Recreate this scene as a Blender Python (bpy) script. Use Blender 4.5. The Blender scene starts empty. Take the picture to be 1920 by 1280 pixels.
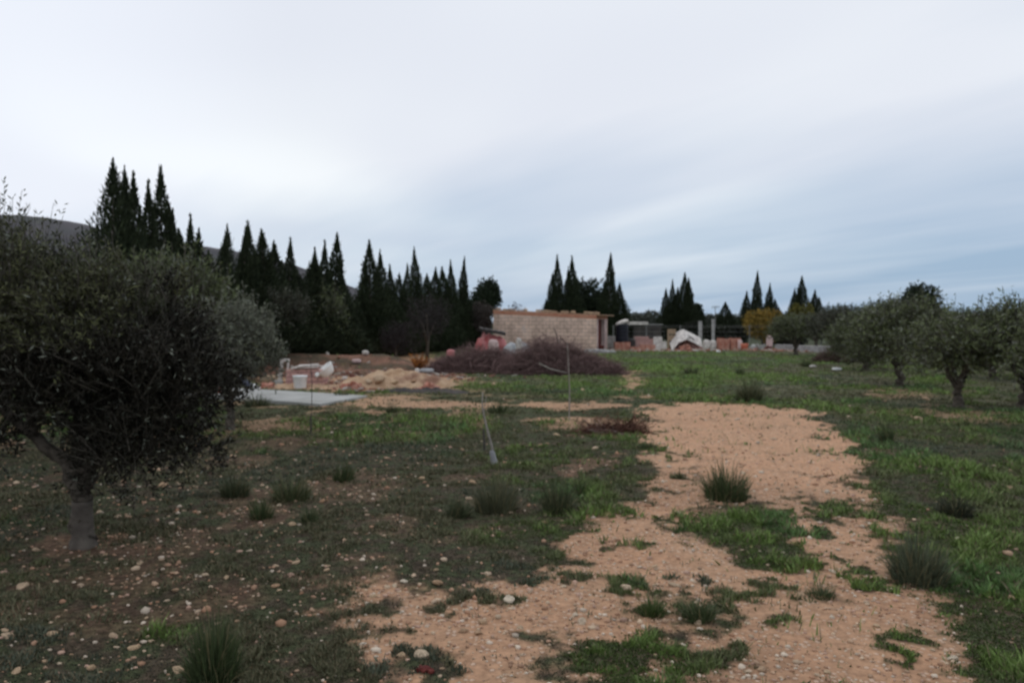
import bpy, math, random
import numpy as np
from mathutils import Vector
R = math.radians
random.seed(7)
rng = np.random.default_rng(11)
scene = bpy.context.scene
COL = scene.collection

# ------------------------------------------------------------------ camera
F, CX, CY, HOR, EYE = 1507.0, 960.0, 640.0, 605.0, 1.6
cam_d = bpy.data.cameras.new('camera'); cam = bpy.data.objects.new('camera', cam_d); COL.objects.link(cam)
scene.camera = cam
cam_d.sensor_width = 36; cam_d.lens = F / 1920 * 36
cam_d.clip_start = 0.05; cam_d.clip_end = 6000
cam.location = (0, 0, EYE)
cam.rotation_euler = (R(90) - math.atan((CY - HOR) / F), 0, 0)
cam_d.dof.use_dof = True            # the phone missed its focus: everything lies behind the sharp plane
cam_d.dof.focus_distance = 0.8
cam_d.dof.aperture_fstop = 11
# ------------------------------------------------------------------ view
scene.view_settings.view_transform = 'Standard'
try: scene.view_settings.look = 'None'
except Exception: pass
scene.view_settings.exposure = 0.0
scene.view_settings.gamma = 1.0
scene.cycles.max_bounces = 4
scene.cycles.diffuse_bounces = 3
# ------------------------------------------------------------------ sky
SUN_EL, SUN_AZ = 42, -38            # azimuth from +Y, negative to the left
world = bpy.data.worlds.new('World'); scene.world = world; world.use_nodes = True
nt = world.node_tree; nt.nodes.clear()
def N(t, tree=None, **kw):
    n = (tree or nt).nodes.new(t)
    for k, v in kw.items(): setattr(n, k, v)
    return n
def srgb(r, g, b):
    f = lambda c: (c/255/12.92) if c/255 <= .04045 else ((c/255+.055)/1.055)**2.4
    return (f(r), f(g), f(b), 1)
L = nt.links.new
out = N('ShaderNodeOutputWorld'); bg = N('ShaderNodeBackground'); L(bg.outputs[0], out.inputs[0])
sky = N('ShaderNodeTexSky'); sky.sky_type = 'NISHITA'; sky.sun_disc = False
sky.sun_elevation = R(SUN_EL); sky.sun_rotation = R(SUN_AZ); sky.dust_density = 2.0
tc = N('ShaderNodeTexCoord'); sep = N('ShaderNodeSeparateXYZ'); L(tc.outputs['Generated'], sep.inputs[0])
def M(op, a, b=None, c=None, clamp=False, tree=None):
    t = tree or nt
    n = N('ShaderNodeMath', t, operation=op); n.use_clamp = clamp
    for i, v in enumerate((a, b, c)):
        if v is None: continue
        if isinstance(v, (int, float)): n.inputs[i].default_value = v
        else: t.links.new(v, n.inputs[i])
    return n.outputs[0]
def mixc(f, a, b, tree=None, bt='MIX'):
    t = tree or nt
    n = N('ShaderNodeMix', t, data_type='RGBA', blend_type=bt)
    for i, v in ((0, f), (6, a), (7, b)):
        if isinstance(v, (int, float)): n.inputs[i].default_value = v
        elif isinstance(v, tuple): n.inputs[i].default_value = v
        else: t.links.new(v, n.inputs[i])
    return n.outputs[2]
def mapr(v, a, b, c=0., d=1., tree=None):
    t = tree or nt
    n = N('ShaderNodeMapRange', t, interpolation_type='SMOOTHSTEP')
    t.links.new(v, n.inputs[0])
    for i, q in enumerate((a, b, c, d)): n.inputs[i+1].default_value = q
    return n.outputs[0]
zz = M('MAXIMUM', sep.outputs[2], 0.0)
den = M('ADD', zz, 0.10)
cx_ = M('DIVIDE', sep.outputs[0], den); cy_ = M('DIVIDE', sep.outputs[1], den)
cmb = N('ShaderNodeCombineXYZ'); L(cx_, cmb.inputs[0]); L(cy_, cmb.inputs[1])
def cloud(scale, rot, sx, sy, det=4, loc=(0,0,0)):
    mp = N('ShaderNodeMapping'); mp.vector_type = 'TEXTURE'; mp.inputs['Rotation'].default_value = (0, 0, R(rot)); mp.inputs['Scale'].default_value = (sx, sy, 1)
    mp.inputs['Location'].default_value = loc
    L(cmb.outputs[0], mp.inputs[0])
    n = N('ShaderNodeTexNoise'); n.inputs['Scale'].default_value = scale; n.inputs['Detail'].default_value = det
    n.inputs['Roughness'].default_value = .5; n.inputs['Distortion'].default_value = .3
    L(mp.outputs[0], n.inputs['Vector']); return n.outputs[0]
n1 = cloud(.9, 118, 3.0, 1.0, 3, (3.1, 1.4, 0)); n2 = cloud(1.3, 128, 3.4, .8, 4, (1, 7, 0)); n3 = cloud(.45, 100, 1.6, 1, 2, (9, 2, 0))
# veil thickness: thick and pale above, thin and blue low down and to the right
el = mapr(sep.outputs[2], .015, .30)
side = M('MULTIPLY', sep.outputs[0], -.42)
th = M('ADD', M('MULTIPLY', el, 1.0), side)
th = M('ADD', th, M('MULTIPLY', M('SUBTRACT', n1, .5), 1.05))
th = M('ADD', th, M('MULTIPLY', M('SUBTRACT', n2, .5), .38), None)
th = M('ADD', th, .24, clamp=True)
blue = mixc(.40, srgb(158, 186, 214), srgb(166, 190, 216))
nish = N('ShaderNodeVectorMath', operation='SCALE'); L(sky.outputs[0], nish.inputs[0]); nish.inputs['Scale'].default_value = 0.10
blue = mixc(.12, blue, nish.outputs[0])
grey = srgb(228, 233, 243); white = srgb(246, 251, 255)
veil = mixc(mapr(n3, .40, .64), grey, white)
skyc = mixc(th, blue, veil)
# brighter where the hidden sun stands behind the veil
gl = N('ShaderNodeVectorMath', operation='DOT_PRODUCT'); L(tc.outputs['Generated'], gl.inputs[0])
ga, ge = R(-36), R(13)
gl.inputs[1].default_value = (math.sin(ga)*math.cos(ge), math.cos(ga)*math.cos(ge), math.sin(ge))
glow = mapr(gl.outputs['Value'], .93, 1.0, 1.0, 1.09)
skyc2 = N('ShaderNodeVectorMath', operation='SCALE'); L(skyc, skyc2.inputs[0]); L(glow, skyc2.inputs['Scale'])
L(skyc2.outputs[0], bg.inputs[0]); bg.inputs[1].default_value = 1.0
sun_d = bpy.data.lights.new('sun', 'SUN'); sun_d.energy = .5; sun_d.angle = R(35); sun_d.color = (1, .96, .9)
sun = bpy.data.objects.new('sun', sun_d); COL.objects.link(sun)
sd = Vector((math.sin(R(SUN_AZ))*math.cos(R(SUN_EL)), math.cos(R(SUN_AZ))*math.cos(R(SUN_EL)), math.sin(R(SUN_EL))))
sun.rotation_euler = sd.to_track_quat('Z', 'Y').to_euler()

# ------------------------------------------------------------------ helpers
def vnoise(x, y, seed=0):
    xi = np.floor(x).astype(np.int64); yi = np.floor(y).astype(np.int64)
    fx = x - xi; fy = y - yi
    fx = fx*fx*(3-2*fx); fy = fy*fy*(3-2*fy)
    def h(a, b):
        v = (a*374761393 + b*668265263 + seed*1442695041) & 0xffffffff
        v = ((v ^ (v >> 13)) * 1274126177) & 0xffffffff
        v = v ^ (v >> 16)
        return (v & 0xffff) / 65535.0
    return (h(xi, yi)*(1-fx)+h(xi+1, yi)*fx)*(1-fy) + (h(xi, yi+1)*(1-fx)+h(xi+1, yi+1)*fx)*fy
def fbm(x, y, sc, seed=0, octs=4):
    s = 0; a = .5; t = 0
    for o in range(octs):
        s = s + a*vnoise(x*sc*2**o+17.3*o, y*sc*2**o-9.1*o, seed+o); t += a; a *= .55
    return s/t
def G(px, py, z=0.0):                      # pixel of the photo -> point on level ground
    pitch = math.atan((CY-HOR)/F)
    dx, dy, dz = (px-CX)/F, 1.0, -(py-CY)/F
    c, s = math.cos(pitch), math.sin(pitch)
    wy, wz = dy*c + dz*s, -dy*s + dz*c
    t = (EYE - z)/(-wz)
    return (dx*t, wy*t)
def A(px, Y): return ((px-CX)/F*Y, Y)
def Z(py, Y): return EYE - (py-HOR)*Y/F    # height of something seen at row py at distance Y
def ss(v, a, b):
    t = np.clip((v-a)/(b-a), 0, 1); return t*t*(3-2*t)
def poly_sd(x, y, P):                      # signed distance, negative inside
    P = np.array(P, float); d = np.full(x.shape, 1e9); inside = np.zeros(x.shape, bool)
    for i in range(len(P)):
        a = P[i]; b = P[(i+1) % len(P)]
        ex, ey = b-a; wx, wy = x-a[0], y-a[1]
        t = np.clip((wx*ex+wy*ey)/(ex*ex+ey*ey+1e-9), 0, 1)
        d = np.minimum(d, np.hypot(wx-ex*t, wy-ey*t))
        c = ((a[1] <= y) & (b[1] > y)) | ((b[1] <= y) & (a[1] > y))
        with np.errstate(divide='ignore', invalid='ignore'):
            xi = a[0] + (y-a[1])/(ey if abs(ey) > 1e-9 else 1e-9)*ex
        inside ^= c & (x < xi)
    return np.where(inside, -d, d)
def GP(pts): return [G(*p) for p in pts]
TRACK = GP([(1195,757),(1182,800),(1222,868),(1205,925),(1128,972),(1048,1010),(1018,1060),(985,1092),(900,1088),(830,1105),(720,1080),(640,1125),(585,1165),(668,1185),(640,1235),(745,1290),
            (740,1500),(700,2200),(1700,2200),(1760,1500),(1745,1290),(1815,1195),(1775,1135),(1695,1062),(1655,1010),(1645,962),(1600,895),(1615,852),(1565,792),(1540,768),(1440,757),(1340,753)])
MEDIAN = [GP([(1265,985),(1330,940),(1400,938),(1470,955),(1505,990),(1520,1020),(1470,1060),(1400,1050),(1370,1030),(1300,1020)]),
          GP([(1500,1100),(1545,1098),(1550,1122),(1505,1125)]), GP([(1400,1080),(1440,1078),(1445,1095),(1405,1098)]),
          GP([(1255,1125),(1350,1118),(1368,1160),(1280,1165)]),
          GP([(1195,1120),(1255,1118),(1260,1145),(1205,1148)]),
          GP([(1070,1205),(1180,1175),(1345,1180),(1370,1255),(1270,1300),(1240,1600),(1000,1600),(960,1290),(1070,1240)]), GP([(1195,1118),(1260,1115),(1265,1145),(1200,1148)]),
          GP([(1540,940),(1600,925),(1610,960),(1550,965)]), GP([(1420,1140),(1465,1138),(1470,1155),(1425,1158)])]
BARES = [(GP([(700,754),(960,751),(1200,753),(1200,761),(1000,761),(720,764)]), .18),
         (GP([(640,748),(760,742),(790,754),(700,770),(620,768)]), .3),
         (GP([(1168,690),(1195,690),(1190,725),(1200,757),(1172,757),(1180,730)]), .25),
         (GP([(1005,780),(1120,782),(1210,790),(1200,818),(1080,812),(1020,800)]), .25),
         (GP([(1065,855),(1150,850),(1165,868),(1075,876)]), .12),
         (GP([(1640,724),(1720,724),(1740,740),(1660,742)]), .21),
         (GP([(1740,765),(1860,768),(1870,792),(1760,786)]), .19),
         (GP([(520,655),(790,655),(880,700),(840,730),(620,735),(500,728),(480,700)]), .4),
         (GP([(30,1010),(250,1000),(260,1050),(40,1060)]), .15)]
LUSHC = [(1390, 975, .5), (1440, 1010, .4), (1180, 1230, .45), (1730, 870, .9), (1680, 850, .8), (1850, 1190, .6), (320, 1190, .2), (1420, 705, 2.4), (820, 790, 1.6), (640, 790, 1.5), (1260, 690, 3), (1240, 720, 2)]
def ridge(x, y):
    u = (y-27.6-.12*(x+6))/1.7
    return .50*np.exp(-u*u)*ss(x, -11, -8.2)*(1-ss(x, -4.6, -2.2))*(.8+.4*fbm(x, y, .9, 61, 2))
def gh(x, y):
    x = np.asarray(x, float); y = np.asarray(y, float)
    r = np.hypot(x, y)
    z = .10*(fbm(x, y, .22, 3, 2)-.5) + .05*(fbm(x, y, 1.1, 5, 3)-.5) + .018*(fbm(x, y, 7, 9, 2)-.5)
    z = z*(1-ss(r, 40, 90)) + ridge(x, y)
    return z - .02
def gz(x, y): return float(gh(np.array([x]), np.array([y]))[0])
def covers(x, y):
    """bare soil 0..1, lushness 0..1, left-side weight 0..1"""
    r = np.hypot(x, y)
    w = (fbm(x, y, 1.6, 21, 4)-.5)*1.1*np.clip(r/7, .5, 2.2) + (fbm(x, y, 5, 25, 3)-.5)*1.0 + (fbm(x, y, 15, 27, 2)-.5)*.55
    sd_ = poly_sd(x, y, TRACK)
    med = np.full(x.shape, 1e9)
    for p in MEDIAN: med = np.minimum(med, poly_sd(x, y, p)+.03)
    sdm = np.maximum(sd_, -med)
    bare = 1-ss(sdm+w*.5, -.12, .10)
    weeds = ss(fbm(x, y, 2.6, 29, 3)*.6+fbm(x, y, 9, 31, 2)*.4, .56, .64)*ss(-sdm, -.1, .2)*(1-ss(-sdm, .25, .7)*.8)
    bare = bare*(1-weeds)
    for p, s in BARES:
        bare = np.maximum(bare, (.92 if s > .35 else (.45 if s in (.21, .19) else .80))*(1-ss(poly_sd(x, y, p)+w*.8, -s, s)))
    # scattered worn spots, more of them on the left
    left = 1-ss(x, -1.5, .6)
    sp = ss(fbm(x, y, 1.3, 41, 4), .60-.07*left, .72-.07*left)
    bare = np.maximum(bare, sp*(.30+.25*left)*(1-ss(r, 14, 30)))
    lush = fbm(x, y, .5, 51, 3)*.6+fbm(x, y, 1.7, 53, 2)*.4
    lush = lush - .22*left*(1-ss(y, 8.5, 12))
    for (px_, py_, rr_) in LUSHC:
        cx2, cy2 = G(px_, py_); lush = np.maximum(lush, .80*np.exp(-((x-cx2)**2+(y-cy2)**2*.6)/rr_**2))
    return bare, lush, left
def track_in(x, y): return 1-ss(poly_sd(x, y, TRACK), -.1, .5)

def mesh_np(name, V, Fc, mat, cols=None, smooth=False, parent=None, attrs=None):
    me = bpy.data.meshes.new(name)
    V = np.asarray(V, np.float32); Fc = np.asarray(Fc, np.int32); k = Fc.shape[1]
    me.vertices.add(len(V)); me.vertices.foreach_set('co', V.ravel())
    me.loops.add(Fc.size); me.loops.foreach_set('vertex_index', Fc.ravel())
    me.polygons.add(len(Fc)); me.polygons.foreach_set('loop_start', np.arange(0, Fc.size, k, dtype=np.int32))
    me.polygons.foreach_set('loop_total', np.full(len(Fc), k, np.int32))
    if smooth: me.polygons.foreach_set('use_smooth', np.ones(len(Fc), bool))
    me.update(calc_edges=True)
    if cols is not None:
        a = me.color_attributes.new('col', 'FLOAT_COLOR', 'POINT')
        c4 = np.ones((len(V), 4), np.float32); c4[:, :3] = cols; a.data.foreach_set('color', c4.ravel())
    me.materials.append(mat)
    o = bpy.data.objects.new(name, me); COL.objects.link(o)
    if parent: o.parent = parent
    return o
class MB:
    def __init__(s): s.v = []; s.f = []
    def add(s, v, f):
        n = len(s.v); s.v += [tuple(p) for p in v]; s.f += [tuple(i+n for i in q) for q in f]; return s
    def box(s, x0, x1, y0, y1, z0, z1, rz=0, c=None, j=0, bev=0.0, tilt=(0, 0)):
        P = []
        cxx, cyy, czz = (x0+x1)/2, (y0+y1)/2, (z0+z1)/2
        hx, hy, hz = (x1-x0)/2, (y1-y0)/2, (z1-z0)/2
        b = min(bev, hx*.45, hy*.45, hz*.45)
        if b > 0:
            for sz in (-1, 1):
                for (ax, ay, az) in ((0, 0, 1), (1, 1, 0)):
                    pass
            lay = [(-hz, hx-b, hy-b), (-hz+b, hx, hy), (hz-b, hx, hy), (hz, hx-b, hy-b)]
            for (z, a, q) in lay:
                P += [(-a, -q+b*.7, z), (-a+b*.7, -q, z), (a-b*.7, -q, z), (a, -q+b*.7, z), (a, q-b*.7, z), (a-b*.7, q, z), (-a+b*.7, q, z), (-a, q-b*.7, z)]
            Fs = [tuple(reversed(range(8))), tuple(range(24, 32))]
            for l in range(3):
                for i in range(8): Fs.append((l*8+i, l*8+(i+1) % 8, (l+1)*8+(i+1) % 8, (l+1)*8+i))
        else:
            P = [(a, q, z) for z in (-hz, hz) for a, q in ((-hx, -hy), (hx, -hy), (hx, hy), (-hx, hy))]
            Fs = [(3, 2, 1, 0), (4, 5, 6, 7), (0, 1, 5, 4), (1, 2, 6, 5), (2, 3, 7, 6), (3, 0, 4, 7)]
        cr, sr = math.cos(rz), math.sin(rz); out_ = []
        for (a, q, z) in P:
            if j: a += random.uniform(-j, j); q += random.uniform(-j, j); z += random.uniform(-j, j)
            z2 = z + a*tilt[0] + q*tilt[1]
            out_.append((cxx + a*cr-q*sr, cyy + a*sr+q*cr, czz+z2))
        return s.add(out_, Fs)
    def tube(s, pts, rads, n=8, cap=True):
        pts = [Vector(p) for p in pts]; ring = []
        up = Vector((.31, .17, .93)).normalized()
        for i, p in enumerate(pts):
            d = (pts[min(i+1, len(pts)-1)]-pts[max(i-1, 0)])
            if d.length < 1e-9: d = Vector((0, 0, 1))
            d.normalize()
            a = d.cross(up)
            if a.length < .1: a = d.cross(Vector((1, 0, 0)))
            a.normalize(); b = d.cross(a)
            ring.append([p + (a*math.cos(6.28318*k/n)+b*math.sin(6.28318*k/n))*rads[i] for k in range(n)])
        v = [q for r_ in ring for q in r_]; f = []
        for i in range(len(pts)-1):
            for k in range(n): f.append((i*n+k, i*n+(k+1) % n, (i+1)*n+(k+1) % n, (i+1)*n+k))
        if cap: f.append(tuple(reversed(range(n)))); f.append(tuple((len(pts)-1)*n+k for k in range(n)))
        return s.add(v, f)
    def lathe(s, prof, c=(0, 0, 0), n=16, sx=1, sy=1):
        v = []; f = []
        for (r, z) in prof:
            for k in range(n): v.append((c[0]+r*sx*math.cos(6.28318*k/n), c[1]+r*sy*math.sin(6.28318*k/n), c[2]+z))
        for i in range(len(prof)-1):
            for k in range(n): f.append((i*n+k, i*n+(k+1) % n, (i+1)*n+(k+1) % n, (i+1)*n+k))
        f.append(tuple(reversed(range(n)))); f.append(tuple((len(prof)-1)*n+k for k in range(n)))
        return s.add(v, f)
    def build(s, name, mat, parent=None, smooth=False):
        me = bpy.data.meshes.new(name); me.from_pydata(s.v, [], s.f); me.update()
        if smooth:
            for p in me.polygons: p.use_smooth = True
        me.materials.append(mat)
        o = bpy.data.objects.new(name, me); COL.objects.link(o)
        if parent: o.parent = parent
        return o
def tag(o, label=None, cat=None, group=None, kind=None):
    if label: o['label'] = label
    if cat: o['category'] = cat
    if group: o['group'] = group
    if kind: o['kind'] = kind
    return o
def thing(name, label, cat, loc, rz=0, group=None):
    o = bpy.data.objects.new(name, None); COL.objects.link(o); o.location = loc; o.rotation_euler.z = rz
    o.empty_display_size = .2
    return tag(o, label, cat, group)
def dup(root, loc, rz=0, scale=(1, 1, 1), label=None, group=None):
    r = root.copy(); COL.objects.link(r); r.location = loc; r.rotation_euler.z = rz; r.scale = scale
    if label: r['label'] = label
    if group: r['group'] = group
    for ch in root.children:
        c = ch.copy(); COL.objects.link(c); c.parent = r
    return r

# ------------------------------------------------------------------ materials
def mat_base(name, rough=.9, spec=.2):
    m = bpy.data.materials.new(name); m.use_nodes = True
    t = m.node_tree; b = t.nodes['Principled BSDF']; b.inputs['Roughness'].default_value = rough
    b.inputs['Specular IOR Level'].default_value = spec
    return m, t, b
def noise_mat(name, c1, c2, scale=5, rough=.9, spec=.2, bump=.3, c3=None, dist=.02, det=5):
    """two (or three) colours broken up by noise in object space, with relief"""
    m, t, b = mat_base(name, rough, spec)
    tc_ = N('ShaderNodeTexCoord', t)
    n = N('ShaderNodeTexNoise', t); n.inputs['Scale'].default_value = scale; n.inputs['Detail'].default_value = det
    t.links.new(tc_.outputs['Object'], n.inputs['Vector'])
    c = mixc(mapr(n.outputs[0], .35, .65, tree=t), (*c1, 1), (*c2, 1), t)
    if c3:
        n2_ = N('ShaderNodeTexNoise', t); n2_.inputs['Scale'].default_value = scale*.37; n2_.inputs['Detail'].default_value = 3
        t.links.new(tc_.outputs['Object'], n2_.inputs['Vector'])
        c = mixc(mapr(n2_.outputs[0], .5, .7, tree=t), c, (*c3, 1), t)
    t.links.new(c, b.inputs['Base Color'])
    if bump:
        n3_ = N('ShaderNodeTexNoise', t); n3_.inputs['Scale'].default_value = scale*4; n3_.inputs['Detail'].default_value = 4
        t.links.new(tc_.outputs['Object'], n3_.inputs['Vector'])
        bp = N('ShaderNodeBump', t); bp.inputs['Strength'].default_value = bump; bp.inputs['Distance'].default_value = dist
        t.links.new(n3_.outputs[0], bp.inputs['Height']); t.links.new(bp.outputs[0], b.inputs['Normal'])
    return m
def leaf_mat(name, rough=.55, spec=.35):
    m, t, b = mat_base(name, rough, spec)
    a = N('ShaderNodeAttribute', t, attribute_name='col'); t.links.new(a.outputs['Color'], b.inputs['Base Color'])
    return m
def rand_mat(name, pal, rough=.9, scale=40):
    """one of several tones per object, speckled"""
    m, t, b = mat_base(name, rough, .2)
    oi = N('ShaderNodeObjectInfo', t); rp = N('ShaderNodeValToRGB', t); t.links.new(oi.outputs['Random'], rp.inputs[0])
    e = rp.color_ramp.elements
    while len(e) < len(pal): e.new(.5)
    for i, c in enumerate(pal): e[i].position = i/(len(pal)-1); e[i].color = (*c, 1)
    tc_ = N('ShaderNodeTexCoord', t); n = N('ShaderNodeTexNoise', t); n.inputs['Scale'].default_value = scale/10; n.inputs['Detail'].default_value = 5
    t.links.new(tc_.outputs['Object'], n.inputs['Vector'])
    v = mapr(n.outputs[0], .3, .7, .72, 1.12, tree=t)
    s = N('ShaderNodeVectorMath', t, operation='SCALE'); t.links.new(rp.outputs[0], s.inputs[0]); t.links.new(v, s.inputs['Scale'])
    t.links.new(s.outputs[0], b.inputs['Base Color'])
    bp = N('ShaderNodeBump', t); bp.inputs['Strength'].default_value = .5; bp.inputs['Distance'].default_value = .05
    t.links.new(n.outputs[0], bp.inputs['Height']); t.links.new(bp.outputs[0], b.inputs['Normal'])
    return m
MT = {}
MT['leaf'] = leaf_mat('olive_leaves', .65, .18)
MT['needle'] = leaf_mat('cypress_foliage', .8, .15)
MT['grass'] = leaf_mat('grass_blades', .6, .25)
MT['gravel'] = leaf_mat('gravel_stones', .9, .15)
MT['twig'] = leaf_mat('dead_twigs', .9, .1)
MT['bark'] = noise_mat('olive_bark', (.06, .05, .04), (.13, .11, .09), 14, bump=.9, dist=.02)
MT['bark_grey'] = noise_mat('grey_trunk_bark', (.085, .072, .062), (.13, .112, .095), 10, bump=.8, dist=.01)
MT['concrete'] = noise_mat('pale_concrete', (.34, .34, .33), (.41, .41, .395), 3, bump=.2, c3=(.31, .31, .29))
MT['concrete_dk'] = noise_mat('weathered_concrete', (.26, .25, .25), (.38, .37, .37), 4, bump=.3)
def wall_mat():
    m, t, b = mat_base('rough_block_wall', .95, .1); tc_ = N('ShaderNodeTexCoord', t); sp = N('ShaderNodeSeparateXYZ', t); t.links.new(tc_.outputs['Object'], sp.inputs[0])
    cb = N('ShaderNodeCombineXYZ', t); t.links.new(M('ADD', sp.outputs[0], sp.outputs[1], tree=t), cb.inputs[0]); t.links.new(sp.outputs[2], cb.inputs[1])
    br = N('ShaderNodeTexBrick', t); t.links.new(cb.outputs[0], br.inputs['Vector']); br.inputs['Scale'].default_value = 1.0; br.inputs['Brick Width'].default_value = .42; br.inputs['Row Height'].default_value = .21; br.inputs['Mortar Size'].default_value = .016
    br.inputs['Color1'].default_value = (.74, .54, .44, 1); br.inputs['Color2'].default_value = (.66, .48, .40, 1); br.inputs['Mortar'].default_value = (.40, .30, .26, 1)
    n = N('ShaderNodeTexNoise', t); n.inputs['Scale'].default_value = 1.3; n.inputs['Detail'].default_value = 7; n.inputs['Roughness'].default_value = .65; t.links.new(tc_.outputs['Object'], n.inputs['Vector'])
    v = mapr(n.outputs[0], .32, .68, .72, 1.18, tree=t); s_ = N('ShaderNodeVectorMath', t, operation='SCALE'); t.links.new(br.outputs['Color'], s_.inputs[0]); t.links.new(v, s_.inputs['Scale'])
    t.links.new(mixc(mapr(n.outputs[0], .55, .75, tree=t), s_.outputs[0], (.56, .46, .43, 1), t), b.inputs['Base Color'])
    bp = N('ShaderNodeBump', t); bp.inputs['Strength'].default_value = .6; bp.inputs['Distance'].default_value = .03; t.links.new(n.outputs[0], bp.inputs['Height']); t.links.new(bp.outputs[0], b.inputs['Normal']); return m
MT['wallblock'] = wall_mat()
MT['plaster'] = noise_mat('rough_plaster', (.60, .44, .36), (.46, .34, .29), 1.2, bump=.4, c3=(.50, .41, .38))
MT['plaster_pk'] = noise_mat('pinkish_plaster', (.62, .46, .44), (.50, .37, .36), 3, bump=.3)
MT['roofedge'] = noise_mat('roof_screed', (.56, .38, .25), (.36, .24, .17), 5, bump=.4)
MT['white'] = noise_mat('white_enamel', (.72, .72, .70), (.80, .80, .79), 4, rough=.4, spec=.4, bump=0)
MT['white_dirty'] = noise_mat('dirty_white', (.66, .62, .58), (.44, .40, .38), 5, bump=.2)
MT['white_plastic'] = noise_mat('white_plastic', (.80, .80, .80), (.72, .72, .72), 6, rough=.45, spec=.4, bump=0)
MT['black'] = noise_mat('black_plastic', (.012, .013, .02), (.02, .02, .03), 6, rough=.5, bump=0)
MT['rust'] = noise_mat('dark_red_metal', (.09, .020, .018), (.14, .035, .028), 8, bump=.2)
MT['red'] = noise_mat('faded_red_sheeting', (.42, .10, .10), (.52, .22, .22), 4, rough=.6, bump=.4, c3=(.32, .07, .07))
MT['grey_tarp'] = noise_mat('grey_tarp', (.30, .32, .34), (.42, .43, .44), 4, rough=.6, bump=.4)
MT['navy'] = noise_mat('dark_blue_sheet', (.04, .05, .08), (.08, .09, .12), 6, rough=.6, bump=.3)
MT['orange_pl'] = noise_mat('orange_plastic', (.62, .16, .10), (.70, .25, .17), 5, rough=.5, bump=0)
MT['sacking'] = noise_mat('tan_sacking', (.36, .26, .17), (.26, .19, .13), 8, bump=.5)
MT['darkwall'] = noise_mat('dark_wall', (.05, .045, .045), (.08, .07, .065), 2, bump=.2)
MT['wood'] = noise_mat('grey_stick', (.32, .29, .26), (.22, .20, .18), 20, bump=.3)
MT['wood_dk'] = noise_mat('dark_stake_wood', (.05, .045, .04), (.09, .08, .07), 20, bump=.3)
MT['wire'] = noise_mat('galvanised_wire', (.14, .14, .14), (.20, .20, .20), 20, rough=.6, spec=.5, bump=0)
MT['tube'] = noise_mat('grey_plastic_guard', (.22, .22, .23), (.32, .31, .31), 8, rough=.6, bump=.2)
MT['stone'] = rand_mat('limestone_pebble', [(.46, .32, .20), (.52, .38, .25), (.36, .22, .13), (.54, .43, .31), (.44, .29, .18), (.60, .52, .41)])
MT['rubble'] = noise_mat('tan_rubble', (.42, .29, .19), (.56, .42, .30), 5, bump=.6, c3=(.34, .20, .12))
def brick_mat(name, c1, c2, mortar, sc=1.0):
    m, t, b = mat_base(name, .9, .15)
    tc_ = N('ShaderNodeTexCoord', t); sp = N('ShaderNodeSeparateXYZ', t); t.links.new(tc_.outputs['Object'], sp.inputs[0])
    ad = M('ADD', sp.outputs[0], sp.outputs[1], tree=t)
    cb = N('ShaderNodeCombineXYZ', t); t.links.new(ad, cb.inputs[0]); t.links.new(sp.outputs[2], cb.inputs[1])
    br = N('ShaderNodeTexBrick', t); t.links.new(cb.outputs[0], br.inputs['Vector'])
    br.inputs['Color1'].default_value = (*c1, 1); br.inputs['Color2'].default_value = (*c2, 1); br.inputs['Mortar'].default_value = (*mortar, 1)
    br.inputs['Scale'].default_value = sc; br.inputs['Brick Width'].default_value = .28; br.inputs['Row Height'].default_value = .12
    br.inputs['Mortar Size'].default_value = .012
    t.links.new(br.outputs['Color'], b.inputs['Base Color']); return m
MT['brick'] = brick_mat('hollow_brick', (.46, .19, .12), (.54, .27, .18), (.34, .18, .13))
MT['brick_pk'] = brick_mat('pale_pink_brick', (.58, .35, .30), (.46, .28, .26), (.25, .15, .15))
MT['tile'] = noise_mat('terracotta', (.40, .16, .11), (.50, .28, .22), 7, bump=.3)
MT['soilheap'] = noise_mat('heaped_tan_soil', (.40, .26, .16), (.52, .37, .25), 4, bump=.8, c3=(.24, .13, .09), dist=.05)

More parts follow.
